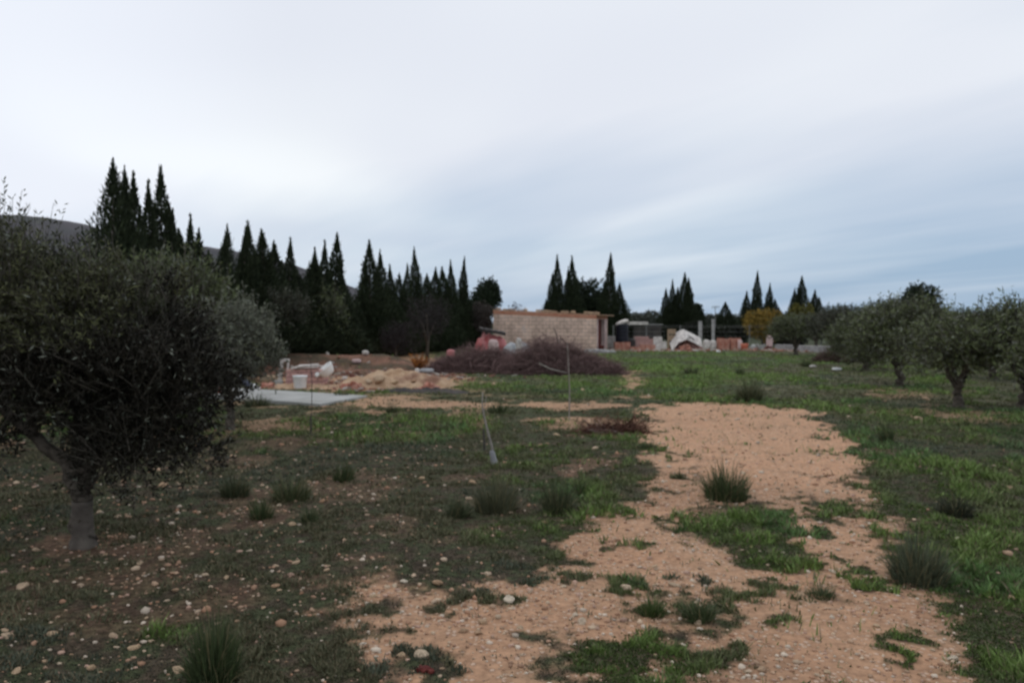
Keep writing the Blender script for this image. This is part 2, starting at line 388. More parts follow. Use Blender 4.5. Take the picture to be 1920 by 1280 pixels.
# ------------------------------------------------------------------ ground
def soil_color(x, y):
    bare, lush, left = covers(x, y)
    r = np.hypot(x, y)
    n = fbm(x, y, 2.2, 71, 4)[:, None]; n2_ = fbm(x, y, .7, 77, 3)[:, None]; nf = fbm(x, y, 14, 81, 3)[:, None]
    dirt = np.array([.50, .282, .170])*(1-n*.5) + np.array([.49, .335, .22])*(n*.5)
    dirt = dirt*(.86+.28*nf)*(.80+.12*ss(r, 5, 10)[:, None])
    dirt = dirt*(1-.22*ss(n2_, .5, .75)*(1 - .7*ss(r, 6, 12)[:, None]))
    red = np.array([.185, .085, .066])
    # reddish band at the back-left bank and the worn spot beside the track
    bank = ((x < -1.6) & (y > 24)).astype(float)[:, None]*(1-ss(y, 29.5, 32)[:, None])
    dirt = dirt*(1-bank*.85) + red*bank*.85*(.35+1.2*n)
    scr = bank*ss(fbm(x, y*1.6, 1.1, 73, 4), .44, .60)[:, None]; dirt = dirt*(1-.8*scr)+np.array([.06, .055, .04])*.8*scr
    inn = np.maximum(track_in(x, y), ss(r, 11, 14))[:, None]
    dirt = dirt*inn + np.array([.125, .075, .050])*(.7+.7*nf)*(1-inn)
    dark = np.array([.066, .050, .035])*(.7+.6*n)
    mossy = np.array([.045, .062, .028])
    lush_ = ss(lush, .40, .62)[:, None]
    g = dark*(1-.72*ss(nf, .35, .6)) + mossy*.72*ss(nf, .35, .6)
    farg = (np.array([.068, .085, .038])*(1-lush_) + np.array([.085, .118, .040])*lush_)*(.65+1.05*n)
    fr = ss(r, 9, 24)[:, None]
    g = g*(1-fr) + farg*fr
    olv = ss(x - .28*y, -.2, 1.0)[:, None]*ss(y, 12, 16)[:, None]      # drier ground under the right-hand olives
    g = g*(1-.7*olv) + np.array([.11, .10, .065])*(.6+.8*n)*.7*olv
    far2 = ss(r, 55, 70)[:, None]
    g = g*(1-far2) + np.array([.06, .07, .04])*far2
    b = bare[:, None]
    return g*(1-b) + dirt*b, bare
rr = [.0]
v = .35
rads_ = [v]
while v < 3500:
    v *= 1.012 if v < 75 else 1.12
    rads_.append(v)
ang = np.concatenate([np.linspace(-48, 48, 760), np.linspace(48, 312, 150)[1:-1]])
ang = np.radians(ang); na = len(ang)
RR, AA = np.meshgrid(np.array(rads_), ang, indexing='ij')
gx = (RR*np.sin(AA)).ravel(); gy = (RR*np.cos(AA)).ravel()
gc, gb = soil_color(gx, gy)
zz_ = gh(gx, gy)
V = np.stack([gx, gy, zz_], 1)
nr = len(rads_)
i, j = np.meshgrid(np.arange(nr-1), np.arange(na), indexing='ij'); j2 = (j+1) % na
Fq = np.stack([i*na+j, i*na+j2, (i+1)*na+j2, (i+1)*na+j], -1).reshape(-1, 4)
V = np.vstack([V, [[0, 0, -.02]]]); gc = np.vstack([gc, gc[:1]])
m, t, b = mat_base('ground_soil', .95, .1)
a = N('ShaderNodeAttribute', t, attribute_name='col')
geo = N('ShaderNodeNewGeometry', t)
nz = N('ShaderNodeTexNoise', t); nz.inputs['Scale'].default_value = 22; nz.inputs['Detail'].default_value = 6; nz.inputs['Roughness'].default_value = .65
t.links.new(geo.outputs['Position'], nz.inputs['Vector'])
vo = N('ShaderNodeTexVoronoi', t); vo.inputs['Scale'].default_value = 34; t.links.new(geo.outputs['Position'], vo.inputs['Vector'])
vc = N('ShaderNodeSeparateColor', t); t.links.new(vo.outputs['Color'], vc.inputs[0])
sepa = N('ShaderNodeSeparateColor', t); t.links.new(a.outputs['Color'], sepa.inputs[0])
amp = mapr(sepa.outputs[0], .12, .34, 1.0, .42, tree=t)          # weedy soil is more broken up than the trodden dirt
k1 = M('ADD', M('MULTIPLY', mapr(nz.outputs[0], .32, .68, -.50, .45, tree=t), amp, tree=t), 1.0, tree=t)
sc = N('ShaderNodeVectorMath', t, operation='SCALE'); t.links.new(a.outputs['Color'], sc.inputs[0]); t.links.new(k1, sc.inputs['Scale'])
peb = M('MULTIPLY', mapr(vc.outputs[0], .72, .80, tree=t), mapr(vo.outputs['Distance'], .55, .35, tree=t), tree=t)
peb = M('MULTIPLY', peb, mapr(sepa.outputs[0], .12, .34, tree=t), tree=t)
cc = mixc(M('MULTIPLY', peb, .55, tree=t), sc.outputs[0], (.62, .47, .37, 1), t)
t.links.new(cc, b.inputs['Base Color'])
bp = N('ShaderNodeBump', t); bp.inputs['Strength'].default_value = .8; bp.inputs['Distance'].default_value = .02
hh = M('ADD', nz.outputs[0], M('MULTIPLY', peb, .6, tree=t), tree=t)
t.links.new(hh, bp.inputs['Height']); t.links.new(bp.outputs[0], b.inputs['Normal'])
ground = mesh_np('ground', V, Fq, m, gc, smooth=True); ground['kind'] = 'structure'

# hill on the left horizon
def hill():
    prof = [(-900, 330), (-500, 370), (-250, 385), (0, 392), (60, 396), (130, 415), (190, 428), (300, 448), (400, 462), (490, 484), (560, 503), (670, 545), (760, 575), (860, 598), (1000, 612)]
    xs = np.linspace(-900, 1000, 130); ys = np.interp(xs, [p[0] for p in prof], [p[1] for p in prof])
    D = 900.0; nv = 26; Vs = []
    for k in range(nv):
        tt = k/(nv-1)                       # 0 foot in front, 1 back foot
        h = math.sin(min(tt*1.25, 1)*math.pi/2) if tt < .8 else max(0, math.cos((tt-.8)/.2*math.pi/2))
        y = D - 260 + 420*tt
        X = (xs-CX)/F*D
        z = ((HOR-ys)/F*D+EYE)*h
        z = z + (fbm(X, np.full_like(X, y), .012, 5, 4)-.5)*16*h*np.clip((HOR-ys)/120, 0, 1)
        Vs.append(np.stack([X, np.full_like(X, y), z-1.5], 1))
    Vs = np.vstack(Vs); nx = len(xs)
    a_, b_ = np.meshgrid(np.arange(nv-1), np.arange(nx-1), indexing='ij')
    Fh = np.stack([a_*nx+b_, a_*nx+b_+1, (a_+1)*nx+b_+1, (a_+1)*nx+b_], -1).reshape(-1, 4)
    hm = noise_mat('scrub_hillside', (.040, .040, .048), (.075, .068, .078), .03, bump=0, c3=(.05, .055, .055), det=8)
    o = mesh_np('hill', Vs, Fh, hm, smooth=True); o['kind'] = 'structure'
hill()

# ------------------------------------------------------------------ grass and weeds
def blades(n, rmin, rmax, seed, hscale, wscale, mode='grass'):
    g = np.random.default_rng(seed)
    r = np.exp(g.uniform(math.log(rmin), math.log(rmax), n)); th_ = np.radians(g.uniform(-40, 40, n))
    x = r*np.sin(th_); y = r*np.cos(th_)
    bare, lush, left = covers(x, y)
    tuft = .55*fbm(x, y, 3.2, 91, 3)+.45*fbm(x, y, 9.5, 92, 2); l2 = ss(lush, .38, .64)
    dens = (1-bare)**1.6*(.40+.60*ss(tuft+.20*l2, .44, .62)) + .012*bare
    # bright thick weeds in the middle of the track and down the right side
    keep = g.uniform(0, 1, n) < dens
    # nothing grows through the concrete slab
    slab = poly_sd(x, y, SLAB)
    keep &= slab > .05
    x, y, r, l2, tuft, bare, left = [q[keep] for q in (x, y, r, l2, tuft, bare, left)]
    n = len(x); z = gh(x, y)
    a = g.uniform(0, 2*np.pi, n)
    lod = np.clip(r/6, .75, 6)**.75
    h = hscale*g.uniform(.5, 1.5, n)*(.55+.7*l2+.4*tuft)*np.clip(r/6, .8, 3)**.25
    w = wscale*lod*g.uniform(.6, 1.4, n)
    h = h*(.35+1.5*ss(tuft, .46, .68))
    z = z + .022*ss(tuft, .46, .66)*g.uniform(0, 1, n)*l2
    lean = g.normal(0, .55, n)*h; lean2 = g.normal(0, .55, n)*h
    dx, dy = np.cos(a)*w, np.sin(a)*w
    p0 = np.stack([x-dx, y-dy, z-.005], 1); p1 = np.stack([x+dx, y+dy, z-.005], 1)
    p3 = np.stack([x-dx*.7+lean*.5, y-dy*.7+lean2*.5, z+h*.6], 1); p2 = np.stack([x+dx*.7+lean*.5, y+dy*.7+lean2*.5, z+h*.6], 1)
    p4 = np.stack([x+lean, y+lean2, z+h], 1)
    V = np.stack([p0, p1, p2, p3, p4], 1).reshape(-1, 3)
    k = np.arange(n)*5
    Fa = np.stack([k, k+1, k+2], 1); Fb = np.stack([k, k+2, k+3], 1); Fc_ = np.stack([k+3, k+2, k+4], 1)
    c = np.array([.066, .066, .036])*(1-l2[:, None]) + np.array([.088, .132, .034])*l2[:, None]
    c = c*(.55+1.1*ss(tuft, .36, .68))[:, None]
    c = c*g.uniform(.6, 1.45, (n, 1))
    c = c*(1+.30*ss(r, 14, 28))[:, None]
    dry = (g.uniform(0, 1, n) < .10+.14*left)[:, None]
    c = np.where(dry, np.array([.17, .14, .085])*g.uniform(.6, 1.3, (n, 1)), c)
    blu = (fbm(x, y, .8, 95, 2) > .62)[:, None]
    c = np.where(blu & ~dry, c*np.array([.80, .92, 1.12]), c)
    return V, np.vstack([Fa, Fb, Fc_]), np.repeat(c, 5, 0)
SLAB = [(-3.67, 15.36), (-3.08, 17.1), (-6.75, 19.2), (-7.4, 17.6)]
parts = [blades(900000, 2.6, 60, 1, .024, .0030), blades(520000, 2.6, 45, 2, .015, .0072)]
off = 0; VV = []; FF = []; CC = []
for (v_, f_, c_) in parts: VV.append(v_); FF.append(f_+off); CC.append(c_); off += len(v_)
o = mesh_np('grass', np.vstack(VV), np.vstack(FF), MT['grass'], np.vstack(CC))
tag(o, 'low green grass and weeds covering the stony field', 'grass', kind='stuff')

def tussock(name, label, loc, rad, h, n, c1, c2, spread=.9, group='grass tussocks in the field', wdt=.0035, seed=0, cat='grass tussock'):
    g = np.random.default_rng(seed+500)
    a = g.uniform(0, 2*np.pi, n); rb = rad*.72*np.sqrt(g.uniform(0, 1, n)); az = a+g.normal(0, .6, n)
    hh_ = h*g.uniform(.2, 1.15, n)**1.1*(.75+.5*fbm(a*1.3+seed, rb*0, 1.0, seed, 2))*(1-.8*(rb/rad)); out_r = rad*spread*g.uniform(.05, .85, n)
    x0, y0 = rb*np.cos(a), rb*np.sin(a)
    S = 4; ts = np.linspace(0, 1, S); w = wdt*g.uniform(.6, 1.4, n)
    pa = g.uniform(0, np.pi, n); wx, wy = np.cos(pa)*w, np.sin(pa)*w
    Vs = []
    for t_ in ts:
        cx2 = x0+np.cos(az)*out_r*t_**1.6; cy2 = y0+np.sin(az)*out_r*t_**1.6; cz = hh_*(t_*1.25-.38*t_**2.6*(out_r/rad))
        k_ = (1-t_)**.6+.08
        Vs.append(np.stack([cx2-wx*k_, cy2-wy*k_, cz-.01], 1)); Vs.append(np.stack([cx2+wx*k_, cy2+wy*k_, cz-.01], 1))
    V = np.stack(Vs, 1).reshape(-1, 3); k = np.arange(n)*2*S; Fs = []
    for s_ in range(S-1): Fs.append(np.stack([k+2*s_, k+2*s_+1, k+2*s_+3, k+2*s_+2], 1))
    mix = g.uniform(0, 1, (n, 1)); c = (np.array(c1)*(1-mix)+np.array(c2)*mix)*g.uniform(.6, 1.3, (n, 1)); c = np.where(g.uniform(0, 1, (n, 1)) < .12, np.array([.20, .17, .09]), c)
    o = mesh_np(name, V, np.vstack(Fs), MT['grass'], np.repeat(c, 2*S, 0)); o.location = (*loc, gz(*loc))
    return tag(o, label, cat, group)
GD, GL = (.045, .062, .028), (.085, .115, .045)
OLV = (.095, .105, .055)
tus = [ # px,py(base), width px, height px, label, colours, blades
 (1362, 930, 104, 62, 'dark green spiky tussock standing alone on the bare dirt turning area', GD, GL, 700),
 (1722, 1078, 130, 85, 'large grey green tussock on the right edge of the dirt track', (.06,.075,.045), (.125,.14,.085), 800),
 (1404, 752, 62, 40, 'olive coloured tussock just behind the far edge of the bare dirt', OLV, (.05,.055,.02), 400),
 (1790, 960, 80, 36, 'nearly black low bush in the bright weeds right of the track', (.022,.026,.018), (.05,.058,.03), 450),
 (860, 962, 62, 34, 'dark tussock left of the track in line below the sapling', GD, OLV, 350),
 (1045, 955, 80, 58, 'rounded green tussock nearest the left edge of the bare dirt', GD, OLV, 500),
 (930, 950, 110, 62, 'wide loose dry green clump below the plastic tree guard', OLV, (.10,.10,.06), 500),
 (645, 893, 54, 34, 'small dark tussock in the middle of the left field', GD, GL, 300),
 (440, 925, 70, 40, 'dark green tussock just right of the near olive crown', GD, OLV, 400),
 (545, 930, 95, 45, 'broad olive green tussock right of another near the olive tree', OLV, GL, 450),
 (490, 965, 56, 32, 'small dark tussock between two broad ones and the stones', GD, GL, 300),
 (580, 975, 44, 30, 'small dark green tuft behind scattered pale stones', GD, GL, 250),
 (400, 1275, 120, 110, 'tall dark grass clump at the bottom edge left of the dirt', GD, GL, 800),
 (1662, 825, 34, 34, 'narrow upright tuft right of the far corner of bare dirt', GD, GL, 250),
 (935, 770, 50, 22, 'low dark tuft on the pale crossing path', GD, GL, 250),
 (735, 770, 30, 16, 'small tuft beside the crossing path near the slab', GD, OLV, 160),
 (480, 760, 60, 22, 'brownish low clump in front of the concrete slab', GD, OLV, 250),
 (1295, 700, 40, 18, 'brown green clump in the far bright meadow', OLV, GD, 200),
 (1510, 687, 26, 16, 'small dark tuft left of the far brush pile', GD, GL, 150),
 (1272, 893, 36, 14, 'flat small weed at the left rim of the turning area', GL, GD, 160),
 (1225, 1143, 62, 32, 'small bright green weed clump among track stones', (.05,.09,.02), GL, 350),
 (1310, 1150, 80, 36, 'dull green weed clump beside a pale oval stone', GD, GL, 350),
 (1385, 700, 24, 16, 'faint dark tuft in the far meadow behind the turning area', GD, GL, 120),
 (820, 800, 60, 18, 'yellow green low clump in the bright left meadow', OLV, GL, 200),
 (640, 745, 36, 14, 'tuft growing against the front of the concrete slab', GD, OLV, 150),
 (1090, 920, 50, 26, 'small dark clump at the left verge of the track', GD, GL, 250),
 (1540, 1110, 66, 24, 'low dark weed clump in the middle of the track gravel', GD, GL, 250),
 (1215, 835, 44, 14, 'flat tuft reaching onto the dirt from the left verge', GD, GL, 180),
]
for k, (px, py, w_, h_, lab, c1, c2, n_) in enumerate(tus):
    X, Y = G(px, py); s_ = Y/F
    tussock('grass_tussock', lab, (X, Y), w_*s_*.48, h_*s_*1.3, int(n_*1.3), c1, c2, seed=k, wdt=.0028*max(1, Y/6)**.7)

# ------------------------------------------------------------------ stones
def ico(sub):
    import bmesh
    bm = bmesh.new(); bmesh.ops.create_icosphere(bm, subdivisions=sub, radius=1)
    v = np.array([q.co[:] for q in bm.verts]); f = np.array([[w.index for w in q.verts] for q in bm.faces]); bm.free(); return v, f
IV, IF = ico(3); IV1, IF1 = ico(1)
stones = []
for k in range(8):
    g = np.random.default_rng(900+k); v_ = IV.copy()
    for q in range(13):
        d = g.normal(0, 1, 3); d /= np.linalg.norm(d); o_ = g.uniform(.42, .80)
        s_ = v_ @ d; v_ -= np.where(s_ > o_, s_-o_, 0)[:, None]*d*.8
    v_ *= np.array([g.uniform(.8, 1.2), g.uniform(.7, 1), g.uniform(.45, .65)])
    v_ *= (1+.08*(fbm(v_[:, 0]+5, v_[:, 1]+v_[:, 2]*1.7, 2.2, k, 2)-.5))[:, None]
    o = mesh_np('stone', v_, IF, MT['stone'], smooth=True); stones.append(o)
used = [False]*8
def stone(x, y, r, label, group, name='stone'):
    k = random.randrange(8)
    if used[k]: o = stones[k].copy(); COL.objects.link(o)
    else: o = stones[k]; used[k] = True
    o.name = name
    o.location = (x, y, gz(x, y)+r*random.uniform(0, .2)); o.rotation_euler = (random.uniform(-.3, .3), random.uniform(-.3, .3), random.uniform(0, 6.28))
    o.scale = (r, r, r*random.uniform(.8, 1.2)); tag(o, label, 'stone', group); return o
spec = [ # px,py,half width px,label
 (328, 1112, 10, 'brightest pale stone in the dark grass right of the olive trunk'),
 (337, 1258, 14, 'large round tan stone at the bottom edge in dark grass'),
 (30, 1258, 12, 'tan egg shaped stone in the bottom left corner'),
 (1265, 1092, 14, 'pale smooth oval stone on the bare track left of the median'),
 (1309, 1158, 11, 'pale round stone against a weed clump in the track'),
 (1057, 1098, 8, 'small round white stone on the left track'),
 (952, 1124, 17, 'broad flat pale stone half buried in the left track'),
 (820, 1098, 13, 'tan stone at the upper left edge of the bare dirt'),
 (795, 1230, 20, 'broad pale flat stone near the bottom of the left track'),
 (898, 1188, 13, 'pale round stone in the middle of the left track'),
 (868, 1186, 12, 'flatter tan stone beside a round one on the left track'),
 (832, 1052, 9, 'tan stone in the grass above the left dirt fan'),
 (740, 1101, 9, 'pale stone at the grassy edge of the dirt fan'),
 (40, 1100, 14, 'tan clod of stone in grass below the olive trunk, far left'),
 (15, 1192, 16, 'long tan stone lying at the left edge'),
 (170, 1252, 10, 'knobbly tan stone near the bottom left'),
 (387, 1080, 9, 'left one of two round stones in the dark grass'),
 (424, 1084, 9, 'right one of two round stones in the dark grass'),
 (262, 1055, 9, 'orange tan stone right of the olive trunk foot'),
 (555, 1056, 10, 'flat pale stone in the grass left of the dirt fan'),
 (613, 1070, 8, 'pale yellow stone in the grass above the dirt fan'),
 (593, 984, 7, 'single pale round stone in the middle left grass'),
 (790, 890, 8, 'rounded tan stone in the grass left of the tree guard'),
 (885, 898, 10, 'broad tan stone just below the tree guard'),
 (1720, 786, 11, 'pale flat stone in the grass on the right near the olives'),
 (1668, 1098, 8, 'pale stone on the right wheel track'),
 (1700, 1165, 8, 'small pale stone near the right rim of the dirt'),
 (1400, 1250, 9, 'pale stone between the lower weeds and the right track'),
 (1550, 1250, 9, 'pink tan stone in the lower right track'),
 (75, 1290, 10, 'tan stone cut by the bottom edge on the left'),
 (1080, 1150, 8, 'pinkish stone between the left track and the median'),
 (975, 1175, 8, 'small tan stone right of the pair in the left track'),
]
for (px, py, w_, lab) in spec:
    X, Y = G(px, py); stone(X, Y, w_*Y/F, lab, 'loose stones on the field and track')
cnt = 0; tries = 0
while cnt < 265 and tries < 20000:
    tries += 1
    py = 700 + 590*random.random()**1.0; px = random.uniform(-20, 1940)
    X, Y = G(px, py)
    b_, l_, le = [float(q[0]) for q in covers(np.array([X]), np.array([Y]))]
    left = px < 1150
    p = (.9 if left else .35) if b_ < .4 else .5
    if py < 800: p *= .4
    if random.random() > p: continue
    if float(poly_sd(np.array([X]), np.array([Y]), SLAB)[0]) < .1: continue
    w_ = min(13, random.lognormvariate(1.38, .5)*(.75+.5*(py-700)/580))
    if b_ < .4 or px < 560:
        if not left: lab = 'small stone in the grass under the right hand olives' if py < 900 else 'small stone in the weeds right of the track'
        elif py < 800: lab = 'small stone in the green strip before the slab and dirt heap'
        elif px < 420: lab = 'small stone in the grass beside the near olive trunk' if py < 1060 else ('small stone in the dark bottom left corner of the field' if px < 210 else 'small stone in the dark grass near the bottom edge')
        elif py < 900: lab = 'small stone between the tree guard and the near olive' if px < 900 else 'small stone in the grass right of the tree guard'
        elif py < 1030: lab = 'small stone among the tussocks left of the track' if px > 700 else 'small stone in the grass between the olive trunk and the tussocks'
        else: lab = 'small stone in the grass bordering the lower left dirt'
    else:
        lab = 'small stone on the wide bare turning area' if py < 930 else ('small stone on the left wheel track' if px < 1200 else ('small stone on the right wheel track' if px > 1480 else 'small stone among the weeds between the wheel tracks'))
    stone(X, Y, w_*Y/F, lab, 'loose stones on the field and track'); cnt += 1
# gravel: everything smaller
def gravel():
    g = np.random.default_rng(77); n = 60000
    r = np.exp(g.uniform(math.log(2.5), math.log(26), n)); th_ = np.radians(g.uniform(-40, 40, n))
    x = r*np.sin(th_); y = r*np.cos(th_); bare, lush, left = covers(x, y)
    cl = ss(fbm(x, y, 1.8, 33, 3), .45, .65)
    keep = (g.uniform(0, 1, n) < (bare*(.30+.42*cl)*(1-.6*ss(r, 7, 11))+(1-bare)*(.02+.085*left+.10*cl*left))*(1-.35*ss(r, 8, 14))) & (poly_sd(x, y, SLAB) > .1)
    x, y, r, bare = x[keep], y[keep], r[keep], bare[keep]; n = len(x)
    s = (.0085*g.lognormal(0, .42, n))*np.clip(r/4.5, .8, 3)**.55; s = np.minimum(s, .035)
    base = IV1; nv = len(base)
    v_ = base[None]*g.uniform(.72, 1.25, (n, nv, 1))*s[:, None, None]*np.stack([g.uniform(.8, 1.3, n), g.uniform(.7, 1.1, n), g.uniform(.45, .8, n)], 1)[:, None, :]
    a = g.uniform(0, 6.28, n); ca, sa = np.cos(a)[:, None], np.sin(a)[:, None]
    X = v_[:, :, 0]*ca - v_[:, :, 1]*sa + x[:, None]; Y_ = v_[:, :, 0]*sa+v_[:, :, 1]*ca + y[:, None]
    Z_ = v_[:, :, 2] + (gh(x, y)+s*.2)[:, None]
    V = np.stack([X, Y_, Z_], -1).reshape(-1, 3)
    Fs = (IF1[None]+(np.arange(n)*nv)[:, None, None]).reshape(-1, 3)
    pal = np.array([(.44, .27, .18), (.55, .41, .29), (.38, .22, .14), (.60, .50, .40), (.46, .31, .21), (.50, .33, .25)])
    c = pal[g.integers(0, 6, n)]*g.uniform(.62, 1.05, (n, 1))
    o = mesh_np('gravel', V, Fs, MT['gravel'], np.repeat(c, nv, 0))
    tag(o, 'small stones and grit strewn over the dirt and between the weeds', 'gravel', kind='stuff')
gravel()

# ------------------------------------------------------------------ foliage builders
def leaves_on_twigs(P, D, Ln, per, lw, ll, c_top, c_dk, g, curl=.35, sil=.25):
    """P twig starts, D unit directions, Ln lengths -> leaf quads"""
    n = len(P); T = g.uniform(.12, 1.0, (n, per)); T.sort(axis=1)
    side = np.cross(D, g.normal(0, 1, (n, 3))); side /= np.linalg.norm(side, axis=1, keepdims=True)+1e-9
    bend = g.normal(0, .06, (n, 3)); bend[:, 2] += .02
    base = P[:, None, :] + D[:, None, :]*(T*Ln[:, None])[..., None] + bend[:, None, :]*((T**2)*Ln[:, None])[..., None]
    ph = g.uniform(0, 2*np.pi, (n, per)); up = np.cross(D, side)
    ld = side[:, None]*np.cos(ph)[..., None]+up[:, None]*np.sin(ph)[..., None] + D[:, None]*g.uniform(.5, 1.3, (n, per, 1))
    ld /= np.linalg.norm(ld, axis=2, keepdims=True)
    wv = np.cross(ld, g.normal(0, 1, (n, per, 3))); wv /= np.linalg.norm(wv, axis=2, keepdims=True)+1e-9
    L_ = (ll*g.uniform(.6, 1.25, (n, per)))[..., None]; W_ = (lw*g.uniform(.7, 1.25, (n, per)))[..., None]
    a = base; b = base+ld*L_*.5+wv*W_; c = base+ld*L_; d = base+ld*L_*.5-wv*W_
    V = np.stack([a, b, c, d], 2).reshape(-1, 3); k = np.arange(n*per)*4
    Fs = np.stack([k, k+1, k+2, k+3], 1)
    tw = g.uniform(0, 1, (n, 1, 1)); col = np.array(c_top)*(1-tw)+np.array(c_dk)*tw
    col = np.broadcast_to(col, (n, per, 3))*g.uniform(.65, 1.35, (n, per, 1))
    sl = g.uniform(0, 1, (n, per, 1)) < sil
    col = np.where(sl, np.array([.17, .18, .145])*g.uniform(.7, 1.2, (n, per, 1)), col)
    return V, Fs, np.repeat(col.reshape(-1, 3), 4, 0)
def sample_blobs(blobs, n, g, shell=.55):
    w = np.array([b[3]*b[4]*b[5] for b in blobs])**.8; w /= w.sum()
    k = g.choice(len(blobs), n, p=w); B = np.array(blobs)[k]
    d = g.normal(0, 1, (n, 3)); d /= np.linalg.norm(d, axis=1, keepdims=True)
    rr_ = g.uniform(shell**3, 1, n)**(1/3)
    inn = g.uniform(0, 1, n) < .25; rr_ = np.where(inn, g.uniform(.1, .7, n), rr_)
    lump = 1+.42*(fbm(d[:, 0]*2+k*3.1, d[:, 1]*2+d[:, 2]*2.7, 1.5, 7, 3)-.5)*2
    P = B[:, :3]+d*B[:, 3:6]*(rr_*lump)[:, None]
    return P, d
def twig_tubes(P, D, Ln, rad, g, col):
    n = len(P); s = np.cross(D, [.3, .2, .9]); s /= np.linalg.norm(s, axis=1, keepdims=True)+1e-9; u = np.cross(D, s)
    V = []
    for t_, q in ((0, 1), (1, .4)):
        for k in range(3):
            an = 2.094*k; V.append(P+D*(Ln*t_)[:, None]+(s*math.cos(an)+u*math.sin(an))*rad*q)
    V = np.stack(V, 1).reshape(-1, 3); k = np.arange(n)*6; Fs = []
    for q in range(3): Fs.append(np.stack([k+q, k+(q+1) % 3, k+3+(q+1) % 3, k+3+q], 1))
    return V, np.vstack(Fs), np.repeat(np.array(col)*g.uniform(.6, 1.3, (n, 1)), 6, 0)
def join(Ls):
    off = 0; a = []; b_ = []; c = []
    for (v_, f_, c_) in Ls: a.append(v_); b_.append(f_+off); c.append(c_); off += len(v_)
    return np.vstack(a), np.vstack(b_), np.vstack(c)
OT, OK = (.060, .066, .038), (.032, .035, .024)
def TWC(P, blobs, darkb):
    """leaf colours per twig: brown-black in the darkb blobs, olive green elsewhere"""
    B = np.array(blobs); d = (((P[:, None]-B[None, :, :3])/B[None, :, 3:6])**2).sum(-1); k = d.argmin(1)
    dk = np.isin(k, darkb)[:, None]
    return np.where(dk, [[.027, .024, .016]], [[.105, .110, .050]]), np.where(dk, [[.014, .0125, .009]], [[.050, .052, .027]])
def olive(label, loc, blobs, limbs, trunk_r, n_tw, per, lw, ll, seed, tl=(.18, .4), group='olive trees', name='olive_tree', ctop=OT, cdk=OK, shoots=40, upb=.7, bark='bark', scale=1, sil=.22, darkb=None, wisps=None):
    g = np.random.default_rng(seed)
    t = thing(name, label, 'olive tree', loc, 0, group)
    mb = MB()
    for pts, rads in limbs:
        P2 = []; R2 = []                       # wobble the limbs
        for q in range(len(pts)-1):
            a = Vector(pts[q]); b = Vector(pts[q+1])
            for s_ in range(4):
                u = s_/4; p = a.lerp(b, u); rr_ = rads[q]*(1-u)+rads[q+1]*u
                j_ = rr_*.28; P2.append(p+Vector((g.normal(0, j_), g.normal(0, j_), 0))); R2.append(rr_*g.uniform(.9, 1.12))
        P2.append(Vector(pts[-1])); R2.append(rads[-1])
        mb.tube(P2, R2, 10)
    mb.build('trunk', MT[bark], t, True)
    P, d = sample_blobs(blobs, n_tw, g)
    hole = fbm(P[:, 0]*2.1+P[:, 2]*1.3+seed, P[:, 2]*2.3-P[:, 1]*1.7, 1.0, seed, 2); kp = hole > np.quantile(hole, .26)
    if darkb is not None:
        B_ = np.array(blobs); kk = (((P[:, None]-B_[None, :, :3])/B_[None, :, 3:6])**2).sum(-1).argmin(1); kp &= np.isin(kk, darkb) | (g.uniform(0, 1, len(P)) < .72)
    P, d = P[kp], d[kp]; n_tw = len(P)
    D = d*.8 + np.array([0, 0, upb]) + g.normal(0, .45, d.shape); D /= np.linalg.norm(D, axis=1, keepdims=True)
    Ln = g.uniform(tl[0], tl[1], n_tw)
    if darkb is not None:                  # sprays that break the outline
        ps, ds = sample_blobs(blobs, 60, g, .96); q = 16
        P = np.vstack([P, np.repeat(ps, q, 0)+g.normal(0, .05, (60*q, 3))]); dd = np.repeat(ds, q, 0)+np.array([0, 0, .35])+g.normal(0, .32, (60*q, 3))
        D = np.vstack([D, dd/np.linalg.norm(dd, axis=1, keepdims=True)]); Ln = np.concatenate([Ln, np.repeat(g.uniform(.22, .42, 60), q)*g.uniform(.6, 1.1, 60*q)])
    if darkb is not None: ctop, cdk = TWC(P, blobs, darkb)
    # upright shoots sticking out of the top
    ps, ds = sample_blobs(blobs, shoots*6, g, .9); k = np.argsort(-ps[:, 2])[:shoots]
    ps = ps[k]; Ds = np.tile(np.array([[0, 0, 1.]]), (shoots, 1))+g.normal(0, .18, (shoots, 3)); Ds /= np.linalg.norm(Ds, axis=1, keepdims=True)
    P = np.vstack([P, ps]); D = np.vstack([D, Ds]); Ln = np.concatenate([Ln, g.uniform(tl[1]*.8, tl[1]*1.5, shoots)])
    if darkb is not None:
        ctop = np.vstack([ctop, np.tile([[.085, .095, .05]], (shoots, 1))])[:, None]; cdk = np.vstack([cdk, np.tile([[.06, .065, .038]], (shoots, 1))])[:, None]
    if wisps:
        k = len(wisps)*12; ws = np.repeat(np.array(wisps, float), 12, 0); P = np.vstack([P, ws[:, :3]+g.normal(0, .035, (k, 3))-np.array([0, 0, .15])])
        dd = np.tile([[0, 0, 1.]], (k, 1))+g.normal(0, .16, (k, 3)); D = np.vstack([D, dd/np.linalg.norm(dd, axis=1, keepdims=True)]); Ln = np.concatenate([Ln, ws[:, 3]*1.45*g.uniform(.5, 1.05, k)])
        ctop = np.concatenate([ctop, np.tile([[[.085, .095, .05]]], (k, 1, 1))]); cdk = np.concatenate([cdk, np.tile([[[.05, .055, .03]]], (k, 1, 1))])
    lv = leaves_on_twigs(P, D, Ln, per, lw, ll, ctop, cdk, g, sil=sil)
    tb = twig_tubes(P, D, Ln, .0036*max(1, lw/.006), g, (.09, .08, .065))
    v_, f_, c_ = join([lv, tb])
    mesh_np('crown', v_, f_, MT['leaf'], c_, parent=t)
    return t

